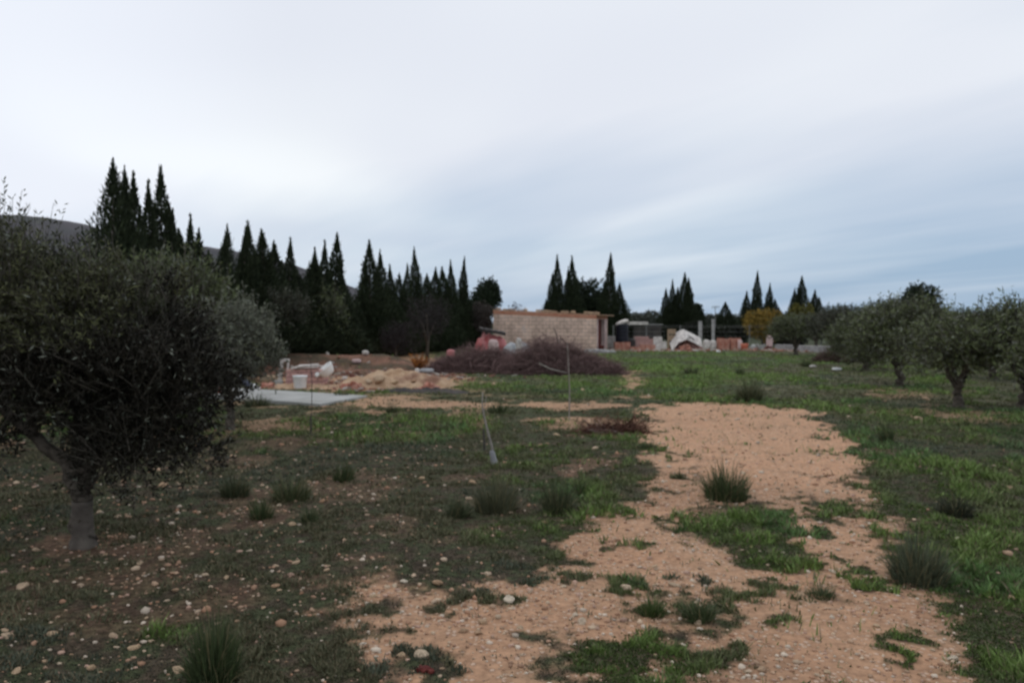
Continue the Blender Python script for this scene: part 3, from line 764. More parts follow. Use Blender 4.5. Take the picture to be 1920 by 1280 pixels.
# the near olive at the left
X, Y = G(158, 1022)
nb = [(-.12, .0, 1.22, .5, .55, .32), (.38, -.05, 1.16, .50, .50, .48), (-.75, .1, 1.38, .70, .6, .42), (.12, .1, 1.48, .70, .6, .42), (-.5, .15, 1.62, .55, .5, .34),
      (.55, .0, 1.50, .34, .4, .36), (.44, -.15, .76, .36, .3, .26), (-1.25, .1, 1.42, .6, .6, .42), (.62, .1, .98, .34, .35, .30), (-.70, .0, .84, .15, .15, .12), (.18, -.1, .56, .17, .14, .17), (.34, .1, 1.74, .34, .35, .22), (-.95, .1, 1.70, .35, .35, .22),
      (.80, .0, 1.18, .22, .25, .2), (.05, -.2, 1.80, .2, .2, .2), (-.3, -.2, 1.85, .22, .2, .16), (.72, -.1, 1.66, .2, .2, .16), (-1.5, 0, 1.0, .3, .3, .2), (.78, 0, .70, .2, .2, .16)]
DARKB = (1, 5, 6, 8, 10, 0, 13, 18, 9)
limbs = [([(0, 0, -.08), (-.015, 0, .10), (-.01, 0, .34), (.0, 0, .42)], [.095, .068, .066, .064]),
         ([(0, 0, .38), (-.14, .02, .62), (-.42, .0, .84), (-.72, .0, 1.15), (-.9, .05, 1.5)], [.062, .046, .036, .028, .016]),
         ([(0, 0, .38), (.06, .02, .62), (.14, .05, .95), (.22, .08, 1.4), (.25, .1, 1.75)], [.066, .054, .044, .03, .016]),
         ([(.10, .02, .8), (.35, -.05, 1.05), (.6, -.05, 1.35)], [.045, .034, .015]),
         ([(-.05, 0, .5), (-.1, .15, .9), (-.2, .2, 1.4), (-.3, .2, 1.8)], [.05, .042, .03, .015]),
         ([(-.36, 0, .8), (-.33, -.05, 1.0), (-.25, -.05, 1.3)], [.035, .028, .014])]
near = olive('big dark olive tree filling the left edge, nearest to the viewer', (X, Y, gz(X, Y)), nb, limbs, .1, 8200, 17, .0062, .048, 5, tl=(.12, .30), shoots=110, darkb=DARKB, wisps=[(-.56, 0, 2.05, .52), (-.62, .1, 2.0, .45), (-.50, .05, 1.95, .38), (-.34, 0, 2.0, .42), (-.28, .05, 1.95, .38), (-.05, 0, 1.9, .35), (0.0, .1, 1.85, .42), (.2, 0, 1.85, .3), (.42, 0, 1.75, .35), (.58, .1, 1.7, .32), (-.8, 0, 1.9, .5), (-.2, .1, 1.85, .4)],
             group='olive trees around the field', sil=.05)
# pale sleeve of bare trunk below the dark limbs
def gnarl(o, zb, amp, seed):
    me = o.data
    for v in me.vertices:
        a = math.atan2(v.co.y, v.co.x); h = v.co.z
        q = 1+amp*(float(fbm(np.array([a*1.6]), np.array([h*3.0]), 1.6, seed, 3)[0])-.5)*2 + max(0, .06-h)*2.2*(.6+.6*math.sin(a*5+1))
        v.co.x *= q; v.co.y *= q
mbk = MB(); hs = np.linspace(-.05, .335, 16)
mbk.tube([(-.012*math.sin(h*8), .006*math.sin(h*13), h) for h in hs], [.088-.012*(h > .06)-.008*min(1, max(0, h/.3)) for h in hs], 26); tb_ = mbk.build('trunk_base', MT['bark_grey'], near, True); gnarl(tb_, 0, .22, 4)
# generic olives: three shapes, copied
def gen_olive(seed, label, loc, n_tw=1500, per=12, lw=.012, ll=.085, ctop=OT, cdk=OK, **kw):
    g = np.random.default_rng(seed)
    bl = [(0, 0, 1.25, .75, .7, .5)]
    for k in range(6):
        a = k*1.05+g.uniform(-.3, .3); bl.append((.58*math.cos(a), .58*math.sin(a), g.uniform(.72, 1.6), g.uniform(.28, .5), g.uniform(.28, .5), g.uniform(.28, .42)))
    lm = [([(0, 0, -.08), (.02, 0, .2), (0, 0, .45)], [.10, .075, .065])]
    for k in range(4):
        a = k*1.57+g.uniform(-.4, .4); lm.append(([(0, 0, .4), (.18*math.cos(a), .18*math.sin(a), .75), (.4*math.cos(a), .4*math.sin(a), 1.3)], [.055, .042, .015]))
    return olive(label, (loc[0], loc[1], gz(*loc)), bl, lm, .09, n_tw, per, lw, ll, seed, tl=(.18, .38), ctop=ctop, cdk=cdk, group='olive trees around the field', **kw)
OGn = (.140, .165, .072); OGd = (.08, .098, .044)
oA = gen_olive(21, 'olive tree with twin leaning trunks, second large one from the right edge', G(1795, 762), ctop=OGn, cdk=OGd)
oB = gen_olive(22, 'bushy grey green olive whose trunk stands left of the twin trunked one', G(1686, 722), ctop=OGn, cdk=OGd)
oC = gen_olive(23, 'dark olive behind the small brush pile', (0, 0))
oD = gen_olive(24, 'grey green olive tree just behind the big near olive, hiding the slab end', (0, 0), n_tw=2200, lw=.010, ll=.07, ctop=(.20, .21, .155), cdk=(.12, .13, .09), sil=.3)
oA.scale = (1.12, 1.12, .90); oB.scale = (1.38, 1.3, 1.10); oD.location = (*A(430, 12.0), 0); oD.location.z = gz(*A(430, 12.0)); oD.scale = (.76, .76, .98)
oC.location = (*A(1562, 36), 0); oC.location.z = gz(*A(1562, 36)); oC.scale = (1.15, 1.15, 1.12)
def place(src, px, Y, s, label, rz=None, sz=None):
    x, y = A(px, Y); return dup(src, (x, y, gz(x, y)), random.uniform(0, 6.28) if rz is None else rz, (s, s, sz or s), label)
GRP = None
place(oA, 1925, 15.5, 1.35, 'olive tree cut off by the right edge of the picture', sz=1.08)
place(oB, 2030, 11.5, 1.0, 'olive tree mostly beyond the right edge', sz=1.0)
place(oC, 1862, 23, 1.35, 'olive seen through the gap between two larger right hand olives', sz=.9)
place(oB, 1622, 27, 1.3, 'olive leaning over the small brush pile', sz=1.0)
place(oA, 1492, 40, 1.35, 'grey olive right of the yellow tree', sz=1.05)
place(oC, 1600, 46, 1.7, 'farther olive between the brush pile trees', sz=1.15)
place(oA, 1750, 30, 1.6, 'olive behind and between the two big right hand ones', sz=1.08)
place(oB, 1850, 38, 1.4, 'far olive in the row toward the right edge', sz=.95)
place(oC, 1530, 52, 1.4, 'hazy olive far behind the yellow tree', sz=1.1)
place(oA, 1790, 52, 1.7, 'far olive under the dome shaped pine', sz=1.1)
place(oC, 1690, 45, 1.6, 'far olive with a lumpy crown left of the dome shaped pine', sz=1.42)
place(oB, 1920, 60, 2.0, 'distant olive behind the right edge tree', sz=1.1)
place(oA, 1650, 60, 1.9, 'distant tree filling the skyline left of the dome shaped pine', sz=1.5)
place(oB, 585, 31, 1.5, 'wide rounded olive in front of the left cypress row', sz=1.42)
place(oC, 515, 27, 1.1, 'small olive at the foot of the cypress row behind the brick stack')
place(oA, 325, 14.5, 1.2, 'olive behind the near tree, only its top showing', sz=1.45)
place(oB, 60, 13.5, 1.45, 'olive at the far left edge behind the near tree', sz=1.35)
place(oC, -40, 9.5, 1.15, 'olive beyond the left edge behind the near tree', sz=1.3)

# cypresses
CYC = (.016, .023, .013); CYC2 = (.040, .052, .026)
def cypress(seed, label, loc, ragged=.18, wide=.13, fork=False):
    """unit height 1"""
    g = np.random.default_rng(seed)
    t = thing('cypress_tree', label, 'cypress', loc, 0, 'cypresses round the field')
    mb = MB(); mb.tube([(0, 0, -.02), (0, 0, .3), (0, 0, .93)], [.016, .012, .002], 6); mb.build('trunk', MT['bark'], t)
    n = 11500; zt = g.beta(1.15, 1.5, n)
    def prof(z): return wide*1.12*np.clip(z/.10+.45, 0, 1)*.80*(1-z**2.2)**1.12*(.86+.14*np.sin(z*17+seed))*(1+.55*(1-ss(z, .38, .74)))+.004
    a = g.uniform(0, 6.2832, n)
    tops = [(0, 0, 1.0)] + [(g.uniform(-.5, .5)*wide, g.uniform(-.5, .5)*wide, g.uniform(.60, .86)) for _ in range(2 if not fork else 3)]
    if fork: tops[1] = (wide*.22, 0, .97)
    tk = g.choice(len(tops), n, p=[.6]+[.4/(len(tops)-1)]*(len(tops)-1)); T = np.array(tops)[tk]
    lump = 1+ragged*2*(fbm(a*1.6+tk*7, zt*8, 1.0, seed, 3)-.5)+ragged*g.normal(0, .75, n)
    r = prof(zt)*lump*np.sqrt(g.uniform(.25, 1, n))*np.where(tk > 0, .62, 1)
    r += .010*g.uniform(0, 1, n)*(zt < .85)
    x = T[:, 0]*np.minimum(zt*3, 1)+r*np.cos(a); y = T[:, 1]*np.minimum(zt*3, 1)+r*np.sin(a); z = .015+zt*(T[:, 2]-.015)
    L_ = g.uniform(.012, .030, n)*(1-.3*zt); w = g.uniform(.0026, .006, n)
    ox, oy = np.cos(a)*.45, np.sin(a)*.45
    dx, dy, dz = ox+g.normal(0, .25, n), oy+g.normal(0, .25, n), g.uniform(.8, 1.3, n)
    pa = g.uniform(0, 3.14, n); wx, wy = np.cos(pa)*w, np.sin(pa)*w
    nt_ = 90; x[:nt_] = g.normal(0, .003, nt_); y[:nt_] = g.normal(0, .003, nt_); z[:nt_] = g.uniform(.86, 1.03, nt_); dx[:nt_] *= .25; dy[:nt_] *= .25
    P0 = np.stack([x-wx, y-wy, z], 1); P1 = np.stack([x+wx, y+wy, z], 1)
    P2 = np.stack([x+dx*L_+wx*.3, y+dy*L_+wy*.3, z+dz*L_], 1); P3 = np.stack([x+dx*L_-wx*.3, y+dy*L_-wy*.3, z+dz*L_], 1)
    V = np.stack([P0, P1, P2, P3], 1).reshape(-1, 3); k = np.arange(n)*4
    mx = g.uniform(0, 1, (n, 1)); c = (np.array(CYC)*(1-mx)+np.array(CYC2)*mx)*g.uniform(.7, 1.3, (n, 1))
    mesh_np('crown', V, np.stack([k, k+1, k+2, k+3], 1), MT['needle'], np.repeat(c, 4, 0), parent=t)
    return t
protos = [cypress(31, 'x', (0, 0, 0)), cypress(32, 'x', (0, 0, 0), .22, .12), cypress(33, 'x', (0, 0, 0), .15, .115), cypress(34, 'x', (0, 0, 0), .5, .19, True), cypress(35, 'x', (0, 0, 0), .2, .17)]
pused = [False]*5
def rowY(px): return 14.63/(.2286-(px-CX)/F)
def cyp(px, ytop, label, kind=0, Y=None, wf=1.0):
    Y = Y or rowY(px); h = Z(ytop, Y)*.965; x, y = A(px, Y); zb = gz(x, y); h -= zb
    src = protos[kind]; w = 5.1*wf
    if pused[kind]:
        o = dup(src, (x, y, zb), random.uniform(0, 6.28), (w*random.uniform(.85, 1.2), w*random.uniform(.85, 1.2), h), label); o.rotation_euler.x = random.uniform(-.045, .045); o.rotation_euler.y = random.uniform(-.045, .045)
    else:
        o = src; pused[kind] = True; o.location = (x, y, zb); o.rotation_euler.z = random.uniform(0, 6.28); o.scale = (w, w, h); o['label'] = label
    return o
row = [(215, 297, 3, 1.05, 'tallest ragged cypress with thin broken twin tips, left end of the row'),
 (240, 312, 3, .7, 'ragged cypress top close against the tallest one'),
 (253, 325, 1, 1.0, 'smooth pointed cypress right of the ragged pair'),
 (281, 340, 2, .85, 'thin cypress spire between two taller ones at the left'),
 (304, 312, 0, 1.0, 'tall dense cypress, last of the high group at the left'),
 (324, 395, 1, 1.0, 'shorter cypress leaning on the right side of the high left group'),
 (355, 402, 2, .7, 'slim cypress tip above the near olive crown'),
 (374, 428, 4, .8, 'low blunt cypress above the near olive crown'),
 (408, 440, 3, .8, 'thin sparse cypress behind the near olive right edge'),
 (432, 418, 3, .7, 'sparse see-through cypress left of a twin pair of spires'),
 (450, 425, 2, .8, 'left spire of a close pair above the second olive'),
 (468, 414, 2, .9, 'right spire of a close pair above the second olive'),
 (500, 430, 0, 1.05, 'thick cypress with steep point right of the sky gap'),
 (520, 452, 1, 1.0, 'cypress with a short tip between two sharper ones'),
 (538, 446, 2, .9, 'narrow cypress just left of the gap with the hill behind'),
 (582, 478, 3, 1.1, 'bushy irregular cypress with side shoots, right of the hill gap'),
 (589, 465, 1, .8, 'cypress tip growing out of the bushy irregular one'),
 (606, 452, 2, 1.0, 'cypress on the left shoulder of a taller one in the middle of the row'),
 (624, 434, 0, 1.05, 'tall cypress just left of the low stretch of the row'),
 (652, 526, 2, 1.0, 'small cypress standing in the low stretch of the row'),
 (672, 560, 4, .8, 'lowest cypress at the bottom of the dip in the row'),
 (694, 450, 0, 1.25, 'broad tall cypress at the right side of the dip'),
 (718, 468, 2, .9, 'narrow cypress touching the broad tall one'),
 (737, 496, 2, .9, 'slender short tip in the right half of the row'),
 (762, 494, 1, .95, 'short cypress left of a tall thin tipped one'),
 (785, 464, 1, 1.1, 'cypress with very long thin tip in the right half of the row'),
 (815, 502, 1, 1.05, 'blunt cypress right of the long tipped one'),
 (836, 500, 0, 1.1, 'fat cypress in the last cluster at the row end'),
 (851, 488, 2, .9, 'second last spire of the long row'),
 (864, 480, 2, 1.0, 'last sharp spire at the right end of the long row'),
 (878, 560, 4, .9, 'low cypress skirt closing the right end of the long row'),
 (745, 560, 4, 1.1, 'low bushy cypress filling between two spires of the row'),
 (706, 548, 4, 1.1, 'low bushy cypress between the broad one and its neighbours'),
 (800, 548, 4, 1.1, 'low bushy cypress between the long tipped and blunt ones'),
 (560, 560, 4, 1.1, 'low cypress closing the gap under the hill'),
 (640, 575, 4, 1.1, 'low cypress behind the wide rounded olive'),
 (820, 560, 4, 1.1, 'low cypress at the foot of the last cluster'),
 (775, 556, 4, 1.0, 'low cypress left of the foot of the long tipped one'),
 (612, 540, 4, 1.3, 'wide low cypress under the tall one left of the dip'), (510, 520, 4, 1.2, 'wide low cypress under the thick steep one'), (535, 530, 4, 1.1, 'wide low cypress under the narrow one by the hill gap'),
 (730, 535, 4, 1.2, 'wide low cypress behind the purplish shrub left side'), (755, 530, 4, 1.1, 'wide low cypress behind the dark leafless shrub'), (828, 540, 4, 1.2, 'wide low cypress behind the purplish shrub right side'), (856, 545, 4, 1.1, 'wide low cypress under the last two spires'),
 (395, 470, 4, 1.2, 'wide low cypress behind the near olive right shoulder'), (460, 490, 4, 1.3, 'wide low cypress under the close pair of spires'), (340, 430, 4, 1.1, 'wide low cypress right of the high left group'), (690, 560, 4, 1.3, 'wide low cypress under the broad tall one'),
 (488, 470, 3, 1.0, 'ragged cypress in the shade between the close pair and the thick steep one'), (552, 500, 3, .9, 'ragged low cypress on the left side of the hill gap'), (708, 500, 3, .9, 'ragged cypress wedged against the broad tall one'),
 (750, 510, 3, .9, 'ragged low cypress between two slender tips'), (798, 512, 3, .9, 'ragged low cypress right of the long tipped one'), (873, 520, 3, .8, 'ragged low cypress at the far right end of the row')]
for (px, yt, k, wf, lab) in row: cyp(px, yt, lab, k, wf=wf)
far = [(1034, 512, 62, 1, 1.2, 'leftmost cypress of the group behind the hut'),
 (1047, 478, 62, 2, 1.2, 'sharp cypress behind the middle of the hut, second of its group'),
 (1063, 500, 62, 2, 1.0, 'lower spire between two sharp ones behind the hut'),
 (1076, 480, 62, 2, 1.2, 'sharp cypress right of the low spire behind the hut'),
 (1140, 474, 62, 0, 1.35, 'tall single cypress behind the right end of the hut'),
 (1160, 530, 62, 4, 1.2, 'sloping shorter cypress right of the tall one behind the hut'),
 (1172, 565, 62, 4, .8, 'lowest cypress at the right of the hut group'),
 (1026, 560, 62, 4, .8, 'low cypress at the left foot of the hut group'),
 (1249, 540, 75, 2, 1.2, 'left edge cypress of the dark clump behind the white rubble'),
 (1260, 524, 75, 1, 1.2, 'second cypress of the clump behind the white rubble'),
 (1270, 538, 75, 2, 1.3, 'middle short cypress of the clump behind the white rubble'),
 (1282, 511, 75, 0, 1.3, 'tallest cypress of the clump behind the white rubble'),
 (1292, 520, 75, 2, 1.2, 'right edge cypress of the clump behind the white rubble'),
 (1358, 566, 70, 4, 1.5, 'lone wide cone shaped cypress behind the tile stack'),
 (1396, 545, 80, 1, 1.4, 'short cypress left of the sharpest one behind the yellow tree'),
 (1417, 508, 80, 2, 1.4, 'sharpest cypress behind the yellow tree'),
 (1438, 531, 80, 1, 1.4, 'cypress right of the sharpest one behind the yellow tree'),
 (1454, 560, 80, 4, 1.2, 'low cypress directly above the yellow tree'),
 (1486, 540, 84, 2, 1.4, 'thin cypress left in the last far clump'),
 (1503, 517, 84, 0, 1.6, 'tallest cypress of the last far clump on the right'),
 (1524, 543, 84, 1, 1.4, 'cypress right of the tallest in the last far clump'),
 (1536, 556, 84, 4, 1.2, 'low outer cypress of the last far clump on the right')]
for (px, yt, Y_, k, wf, lab) in far: cyp(px, yt, lab, k, Y=Y_, wf=wf)

# round trees and shrubs
def round_tree(name, label, cat, px, Y, ytop, wpx, col1, col2, seed, n=2600, base_py=None, flat=1.0, group='trees beyond the field', ls=1.0, trunk=True, dens=10):
    x, y = A(px, Y); zb = gz(x, y); h = Z(ytop, Y)-zb; w = wpx*Y/F/2
    g = np.random.default_rng(seed)
    t = thing(name, label, cat, (x, y, zb), 0, group)
    bl = [(0, 0, h*.62, w*.72, w*.72, h*.33)]
    for k in range(11):
        a = k*.9+g.uniform(-.3, .3); q = g.uniform(.35, .75); s_ = g.uniform(.22, .45)
        bl.append((w*q*math.cos(a), w*q*math.sin(a), h*g.uniform(.34, .80), w*s_, w*s_, h*s_*.5))
    if trunk:
        mb = MB(); mb.tube([(0, 0, -.1), (.05, 0, h*.3), (0, 0, h*.7)], [w*.09, w*.07, w*.03], 8)
        for k in range(3): a = k*2.1; mb.tube([(0, 0, h*.28), (w*.4*math.cos(a), w*.4*math.sin(a), h*.6)], [w*.05, w*.02], 6)
        mb.build('trunk', MT['bark'], t, True)
    P, d = sample_blobs(bl, n, g); D = d+np.array([0, 0, .4])+g.normal(0, .4, d.shape); D /= np.linalg.norm(D, axis=1, keepdims=True)
    v_, f_, c_ = leaves_on_twigs(P, D, g.uniform(.10, .22, n)*w, dens, .022*ls*Y/40, .10*ls*Y/40, col1, col2, g, sil=0)
    mesh_np('crown', v_, f_, MT['leaf'], c_, parent=t); return t
PN, PN2 = (.030, .045, .022), (.018, .026, .014)
round_tree('pine_tree', 'round dark pine between the cypress row and the hut', 'pine', 907, 66, 522, 60, PN, PN2, 61)
round_tree('pine_tree', 'dome shaped dark pine rising over the right hand olives', 'pine', 1720, 66, 528, 74, PN, PN2, 62)
round_tree('pine_tree', 'broad rounded green pine among the cypresses behind the hut', 'pine', 1105, 64, 518, 88, PN, PN2, 63)
round_tree('pine_tree', 'small round pine at the right of the clump behind the white rubble', 'pine', 1306, 76, 568, 34, PN, PN2, 64)
round_tree('deciduous_tree', 'small tree with yellow autumn leaves right of the cypress trio', 'tree', 1430, 54, 578, 72, (.34, .22, .045), (.15, .12, .035), 65, n=1500)
round_tree('deciduous_tree', 'yellow green tree crown behind the grey olive', 'tree', 1500, 62, 571, 50, (.17, .15, .035), (.09, .095, .03), 66, n=1500)
round_tree('shrub', 'brown grey leafless shrub left of the hut wall', 'shrub', 906, 50, 562, 44, (.10, .08, .07), (.07, .06, .055), 67, n=1300, dens=8, ls=.8)
round_tree('shrub', 'faint bare treetop showing over the left of the hut roof', 'shrub', 968, 70, 566, 40, (.13, .11, .12), (.10, .09, .10), 68, n=500, dens=5, ls=.7)
round_tree('shrub', 'purplish leafless shrub in front of the right part of the cypress row', 'shrub', 800, 33, 545, 90, (.050, .040, .040), (.030, .025, .026), 69, n=1500, dens=7, ls=.7)
round_tree('shrub', 'dark leafless shrub at the foot of the cypresses above the orange sapling', 'shrub', 740, 32, 600, 70, (.045, .035, .035), (.03, .024, .024), 70, n=1200, dens=8, ls=.7)
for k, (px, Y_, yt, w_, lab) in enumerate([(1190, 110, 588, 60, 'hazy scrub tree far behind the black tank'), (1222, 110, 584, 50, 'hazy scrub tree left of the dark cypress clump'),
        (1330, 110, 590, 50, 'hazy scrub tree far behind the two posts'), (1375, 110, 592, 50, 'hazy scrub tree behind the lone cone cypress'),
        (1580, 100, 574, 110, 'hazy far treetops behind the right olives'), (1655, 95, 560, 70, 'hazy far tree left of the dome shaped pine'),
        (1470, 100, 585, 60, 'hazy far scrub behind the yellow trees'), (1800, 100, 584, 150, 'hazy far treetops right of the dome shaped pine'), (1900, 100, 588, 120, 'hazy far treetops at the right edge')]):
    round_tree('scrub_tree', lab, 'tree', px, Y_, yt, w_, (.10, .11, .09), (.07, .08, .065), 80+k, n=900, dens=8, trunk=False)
for k, (px, Y_, yt, w_, lab) in enumerate([(1345, 58, 615, 70, 'dark hedge shrub behind the tile stack'), (1384, 58, 612, 44, 'dark hedge shrub left of the yellow tree'), (1455, 58, 628, 60, 'dark undergrowth below the yellow tree'),
        (1300, 66, 605, 50, 'dark bush behind the pale panel'), (1215, 66, 612, 70, 'dark bush behind the long shed'), (1480, 50, 622, 60, 'dark undergrowth behind the grey olive'), (1905, 72, 600, 1, 'x')][:6]):
    round_tree('shrub', lab, 'shrub', px, Y_, yt, w_, (.028, .032, .02), (.018, .02, .014), 95+k, n=900, trunk=False)

# ------------------------------------------------------------------ brush piles
def brush(label, c, rx, ry, h, n, seed, col=((.25, .165, .155), (.15, .098, .095)), humps=None):
    g = np.random.default_rng(seed)
    t = thing('brush_pile', label, 'brush pile', (*c, gz(*c)), 0, 'heaps of cut branches')
    humps = humps or [(0, 0, 1, 1)]
    Vs = []; Fs = []; Cs = []; off = 0
    k = g.integers(0, len(humps), n); H = np.array(humps)[k]
    a = g.uniform(0, 6.283, n); q = np.sqrt(g.uniform(0, 1, n))
    x = H[:, 0]*rx+q*np.cos(a)*rx*H[:, 2]; y = H[:, 1]*ry+q*np.sin(a)*ry*H[:, 2]
    top = h*H[:, 3]*(1-q**2.2); z = top*g.uniform(.1, 1.0, n)**.7
    az = a+g.normal(0, 1.3, n); el_ = g.normal(.05, .38, n); el_[::45] = g.uniform(.5, 1.4, len(el_[::45])); z[::45] = top[::45]*.9; Ln = g.uniform(.4, 1.3, n)*min(1, rx/2.0)
    D = np.stack([np.cos(az)*np.cos(el_), np.sin(az)*np.cos(el_), np.sin(el_)], 1)
    P = np.stack([x, y, z], 1)-D*Ln[:, None]*.5; S = 5; rad = g.uniform(.003, .009, n)*(1+(g.uniform(0, 1, n) < .05)*1.5)
    sag = g.normal(0, .12, (n, 3))
    s = np.cross(D, [.3, .2, .9]); s /= np.linalg.norm(s, axis=1, keepdims=True)+1e-9; u = np.cross(D, s)
    V = []
    for q_ in range(S):
        t_ = q_/(S-1); ctr = P+D*(Ln*t_)[:, None]+sag*(math.sin(t_*3.14))+g.normal(0, .012, (n, 3)); ctr[:, 2] = np.maximum(ctr[:, 2], .005)
        for w_ in range(3):
            an = 2.094*w_; V.append(ctr+(s*math.cos(an)+u*math.sin(an))*(rad*(1-.65*t_))[:, None])
    V = np.stack(V, 1).reshape(-1, 3); k0 = np.arange(n)*3*S; Fl = []
    for q_ in range(S-1):
        for w_ in range(3): Fl.append(np.stack([k0+q_*3+w_, k0+q_*3+(w_+1) % 3, k0+q_*3+3+(w_+1) % 3, k0+q_*3+3+w_], 1))
    m_ = g.uniform(0, 1, (n, 1)); c_ = (np.array(col[0])*(1-m_)+np.array(col[1])*m_)*g.uniform(.6, 1.4, (n, 1))
    pale = g.uniform(0, 1, (n, 1)) < .04; c_ = np.where(pale, np.array([.24, .18, .16]), c_)
    mesh_np('twigs', V, np.vstack(Fl), MT['twig'], np.repeat(c_, 3*S, 0), parent=t)
    return t
bp1 = brush('large heap of purplish cut branches in front of the hut', A(1040, 25.5), 1.75, 1.3, 1.14, 9500, 1, humps=[(-.25, 0, .62, 1.0), (.1, 0, .62, 1.0), (.55, 0, .5, .55), (-.6, .1, .4, .5), (.85, -.1, .35, .25)])
bp2 = brush('lower left heap of purplish cut branches beside the red sheeting', A(895, 26.5), 1.55, 1.2, .84, 7000, 2, humps=[(-.1, 0, .6, 1), (.35, 0, .6, .95), (-.6, 0, .4, .55)])
brush('small brush pile of brown twigs under the right hand olives', A(1578, 33), 1.05, .8, .55, 2800, 3, col=((.12, .07, .065), (.06, .05, .035)))
mb = MB(); mb.tube([(-.55, -1.25, .42), (-.2, -1.35, .25), (.3, -1.45, .14)], [.018, .022, .012], 6); mb.build('pale_branch', MT['wood'], bp1)
mb = MB(); mb.tube([(.15, .3, .3), (.12, .3, 1.05), (.08, .3, 1.25), (-.02, .3, 1.50)], [.03, .024, .016, .008], 6); mb.tube([(.12, .3, 1.0), (.3, .3, .7), (.42, .3, .5)], [.014, .012, .01], 6); mb.tube([(.11, .3, 1.1), (.3, .35, .98)], [.01, .006], 5)
mb.build('upright_branch', MT['wood_dk'], bp1)
# dark dead-weed patch beside the track
o = brush('flat dark red patch of dead stalks at the left end of the bare dirt', G(1150, 806), .50, .20, .045, 420, 4, col=((.15, .075, .055), (.09, .05, .038)))

def rubble_scatter():
    g = np.random.default_rng(123); V = []; Fs = []; Cs = []; off = 0
    zones = [((-4.7, 21.4), 2.0, 1.0, 200), ((-5.6, 24.5), 2.6, 2.2, 260), ((-2.2, 24.0), 1.8, 2.0, 150), ((-3.0, 18.8), 1.6, .5, 90), ((9.5, 46.6), 5.5, 1.2, 420), ((16, 45.5), 4.5, 1.2, 220)]
    pal = np.array([(.28, .13, .09), (.33, .19, .14), (.24, .11, .09), (.38, .32, .27), (.30, .21, .15), (.44, .40, .36)])
    cube = np.array([(a, b_, c) for c in (-1, 1) for a, b_ in ((-1, -1), (1, -1), (1, 1), (-1, 1))], float)
    cf = np.array([(3, 2, 1, 0), (4, 5, 6, 7), (0, 1, 5, 4), (1, 2, 6, 5), (2, 3, 7, 6), (3, 0, 4, 7)])
    for (c0, sx, sy, n) in zones:
        for k in range(n):
            x = c0[0]+g.normal(0, sx*.55); y = c0[1]+g.normal(0, sy*.55)
            if float(poly_sd(np.array([x]), np.array([y]), SLAB)[0]) < .15: continue
            s_ = min(g.lognormal(-3.6, .42), .06)*(1+1.0*(y > 40)); q = cube*np.array([s_*g.uniform(.7, 1.8), s_, s_*g.uniform(.3, .8)])*g.uniform(.8, 1.2, (8, 3))
            a = g.uniform(0, 6.28); tl_ = g.normal(0, .25); X = q[:, 0]*math.cos(a)-q[:, 1]*math.sin(a); Y_ = q[:, 0]*math.sin(a)+q[:, 1]*math.cos(a)
            V.append(np.stack([X+x, Y_+y, q[:, 2]+q[:, 0]*tl_+gz(x, y)+s_*.3], 1)); Fs.append(cf+off); off += 8
            Cs.append(np.tile(pal[g.integers(0, 6)]*g.uniform(.7, 1.1), (8, 1)))
    o = mesh_np('rubble', np.vstack(V), np.vstack(Fs), MT['gravel'], np.vstack(Cs)); tag(o, 'broken brick and stone rubble strewn around the slab, bank and yard', 'rubble', kind='stuff')
rubble_scatter()

# ------------------------------------------------------------------ hut
HC = A(1118, 45.5); TH = R(-18)
hut = thing('hut', 'low plastered brick hut with flat sloping roof and open doorway', 'hut', (*HC, 0), TH)
LN, DP = 6.17, 3.2
def slopez(x): return 2.03 + (-x)/LN*.30       # wall top
def quadbox(mb, x0, x1, y0, y1, zb, zt0, zt1, thick=None):
    """box whose top slopes from zt0 (x0) to zt1 (x1)"""
    v = [(x0, y0, zb), (x1, y0, zb), (x1, y1, zb), (x0, y1, zb), (x0, y0, zt0), (x1, y0, zt1), (x1, y1, zt1), (x0, y1, zt0)]
    if thick:
        v = [(x0, y0, zt0-thick), (x1, y0, zt1-thick), (x1, y1, zt1-thick), (x0, y1, zt0-thick)] + v[4:]
    return mb.add(v, [(3, 2, 1, 0), (4, 5, 6, 7), (0, 1, 5, 4), (1, 2, 6, 5), (2, 3, 7, 6), (3, 0, 4, 7)])
bt = .21
mb = MB()
quadbox(mb, -LN, 0, 0, .2, -.3, slopez(-LN)-bt, slopez(0)-bt)
quadbox(mb, -LN, -LN+.2, .2, DP-.2, -.3, slopez(-LN)-bt, slopez(-LN+.2)-bt)
quadbox(mb, -LN, 0, DP-.2, DP, -.3, slopez(-LN)-bt, slopez(0)-bt)
mb.build('wall', MT['wallblock'], hut)
mb = MB(); mb.box(-.2, 0, .2, .55, -.3, slopez(0)-bt); mb.box(-.2, 0, 2.35, DP-.2, -.3, slopez(0)-bt); mb.box(-.2, 0, .55, 2.35, 1.80, slopez(0)-bt)
mb.build('end_wall', MT['plaster_pk'], hut)
mb = MB(); quadbox(mb, -LN-.004, .004, -.006, .206, 0, slopez(-LN), slopez(0), bt); quadbox(mb, -LN-.004, .004, .206, DP+.004, 0, slopez(-LN), slopez(0), bt)
mb.build('brick_course', MT['brick'], hut)
mb = MB(); quadbox(mb, -LN-.03, .38, .012, DP+.1, 0, slopez(-LN)+.045, slopez(.38)+.043, .043); mb.build('roof', MT['roofedge'], hut)
g = np.random.default_rng(4); mb = MB()
for k in range(22):
    x = -.1-6.0*(k/22)+g.uniform(-.08, .08)
    if k in (3, 4, 8, 13, 14, 17): continue
    w_ = g.uniform(.10, .17); hgt = g.uniform(.03, .11)
    mb.box(x-w_, x+w_, .0, .3, slopez(x)+.06, slopez(x)+.07+hgt, rz=g.uniform(-.2, .2), bev=.02, j=.012)
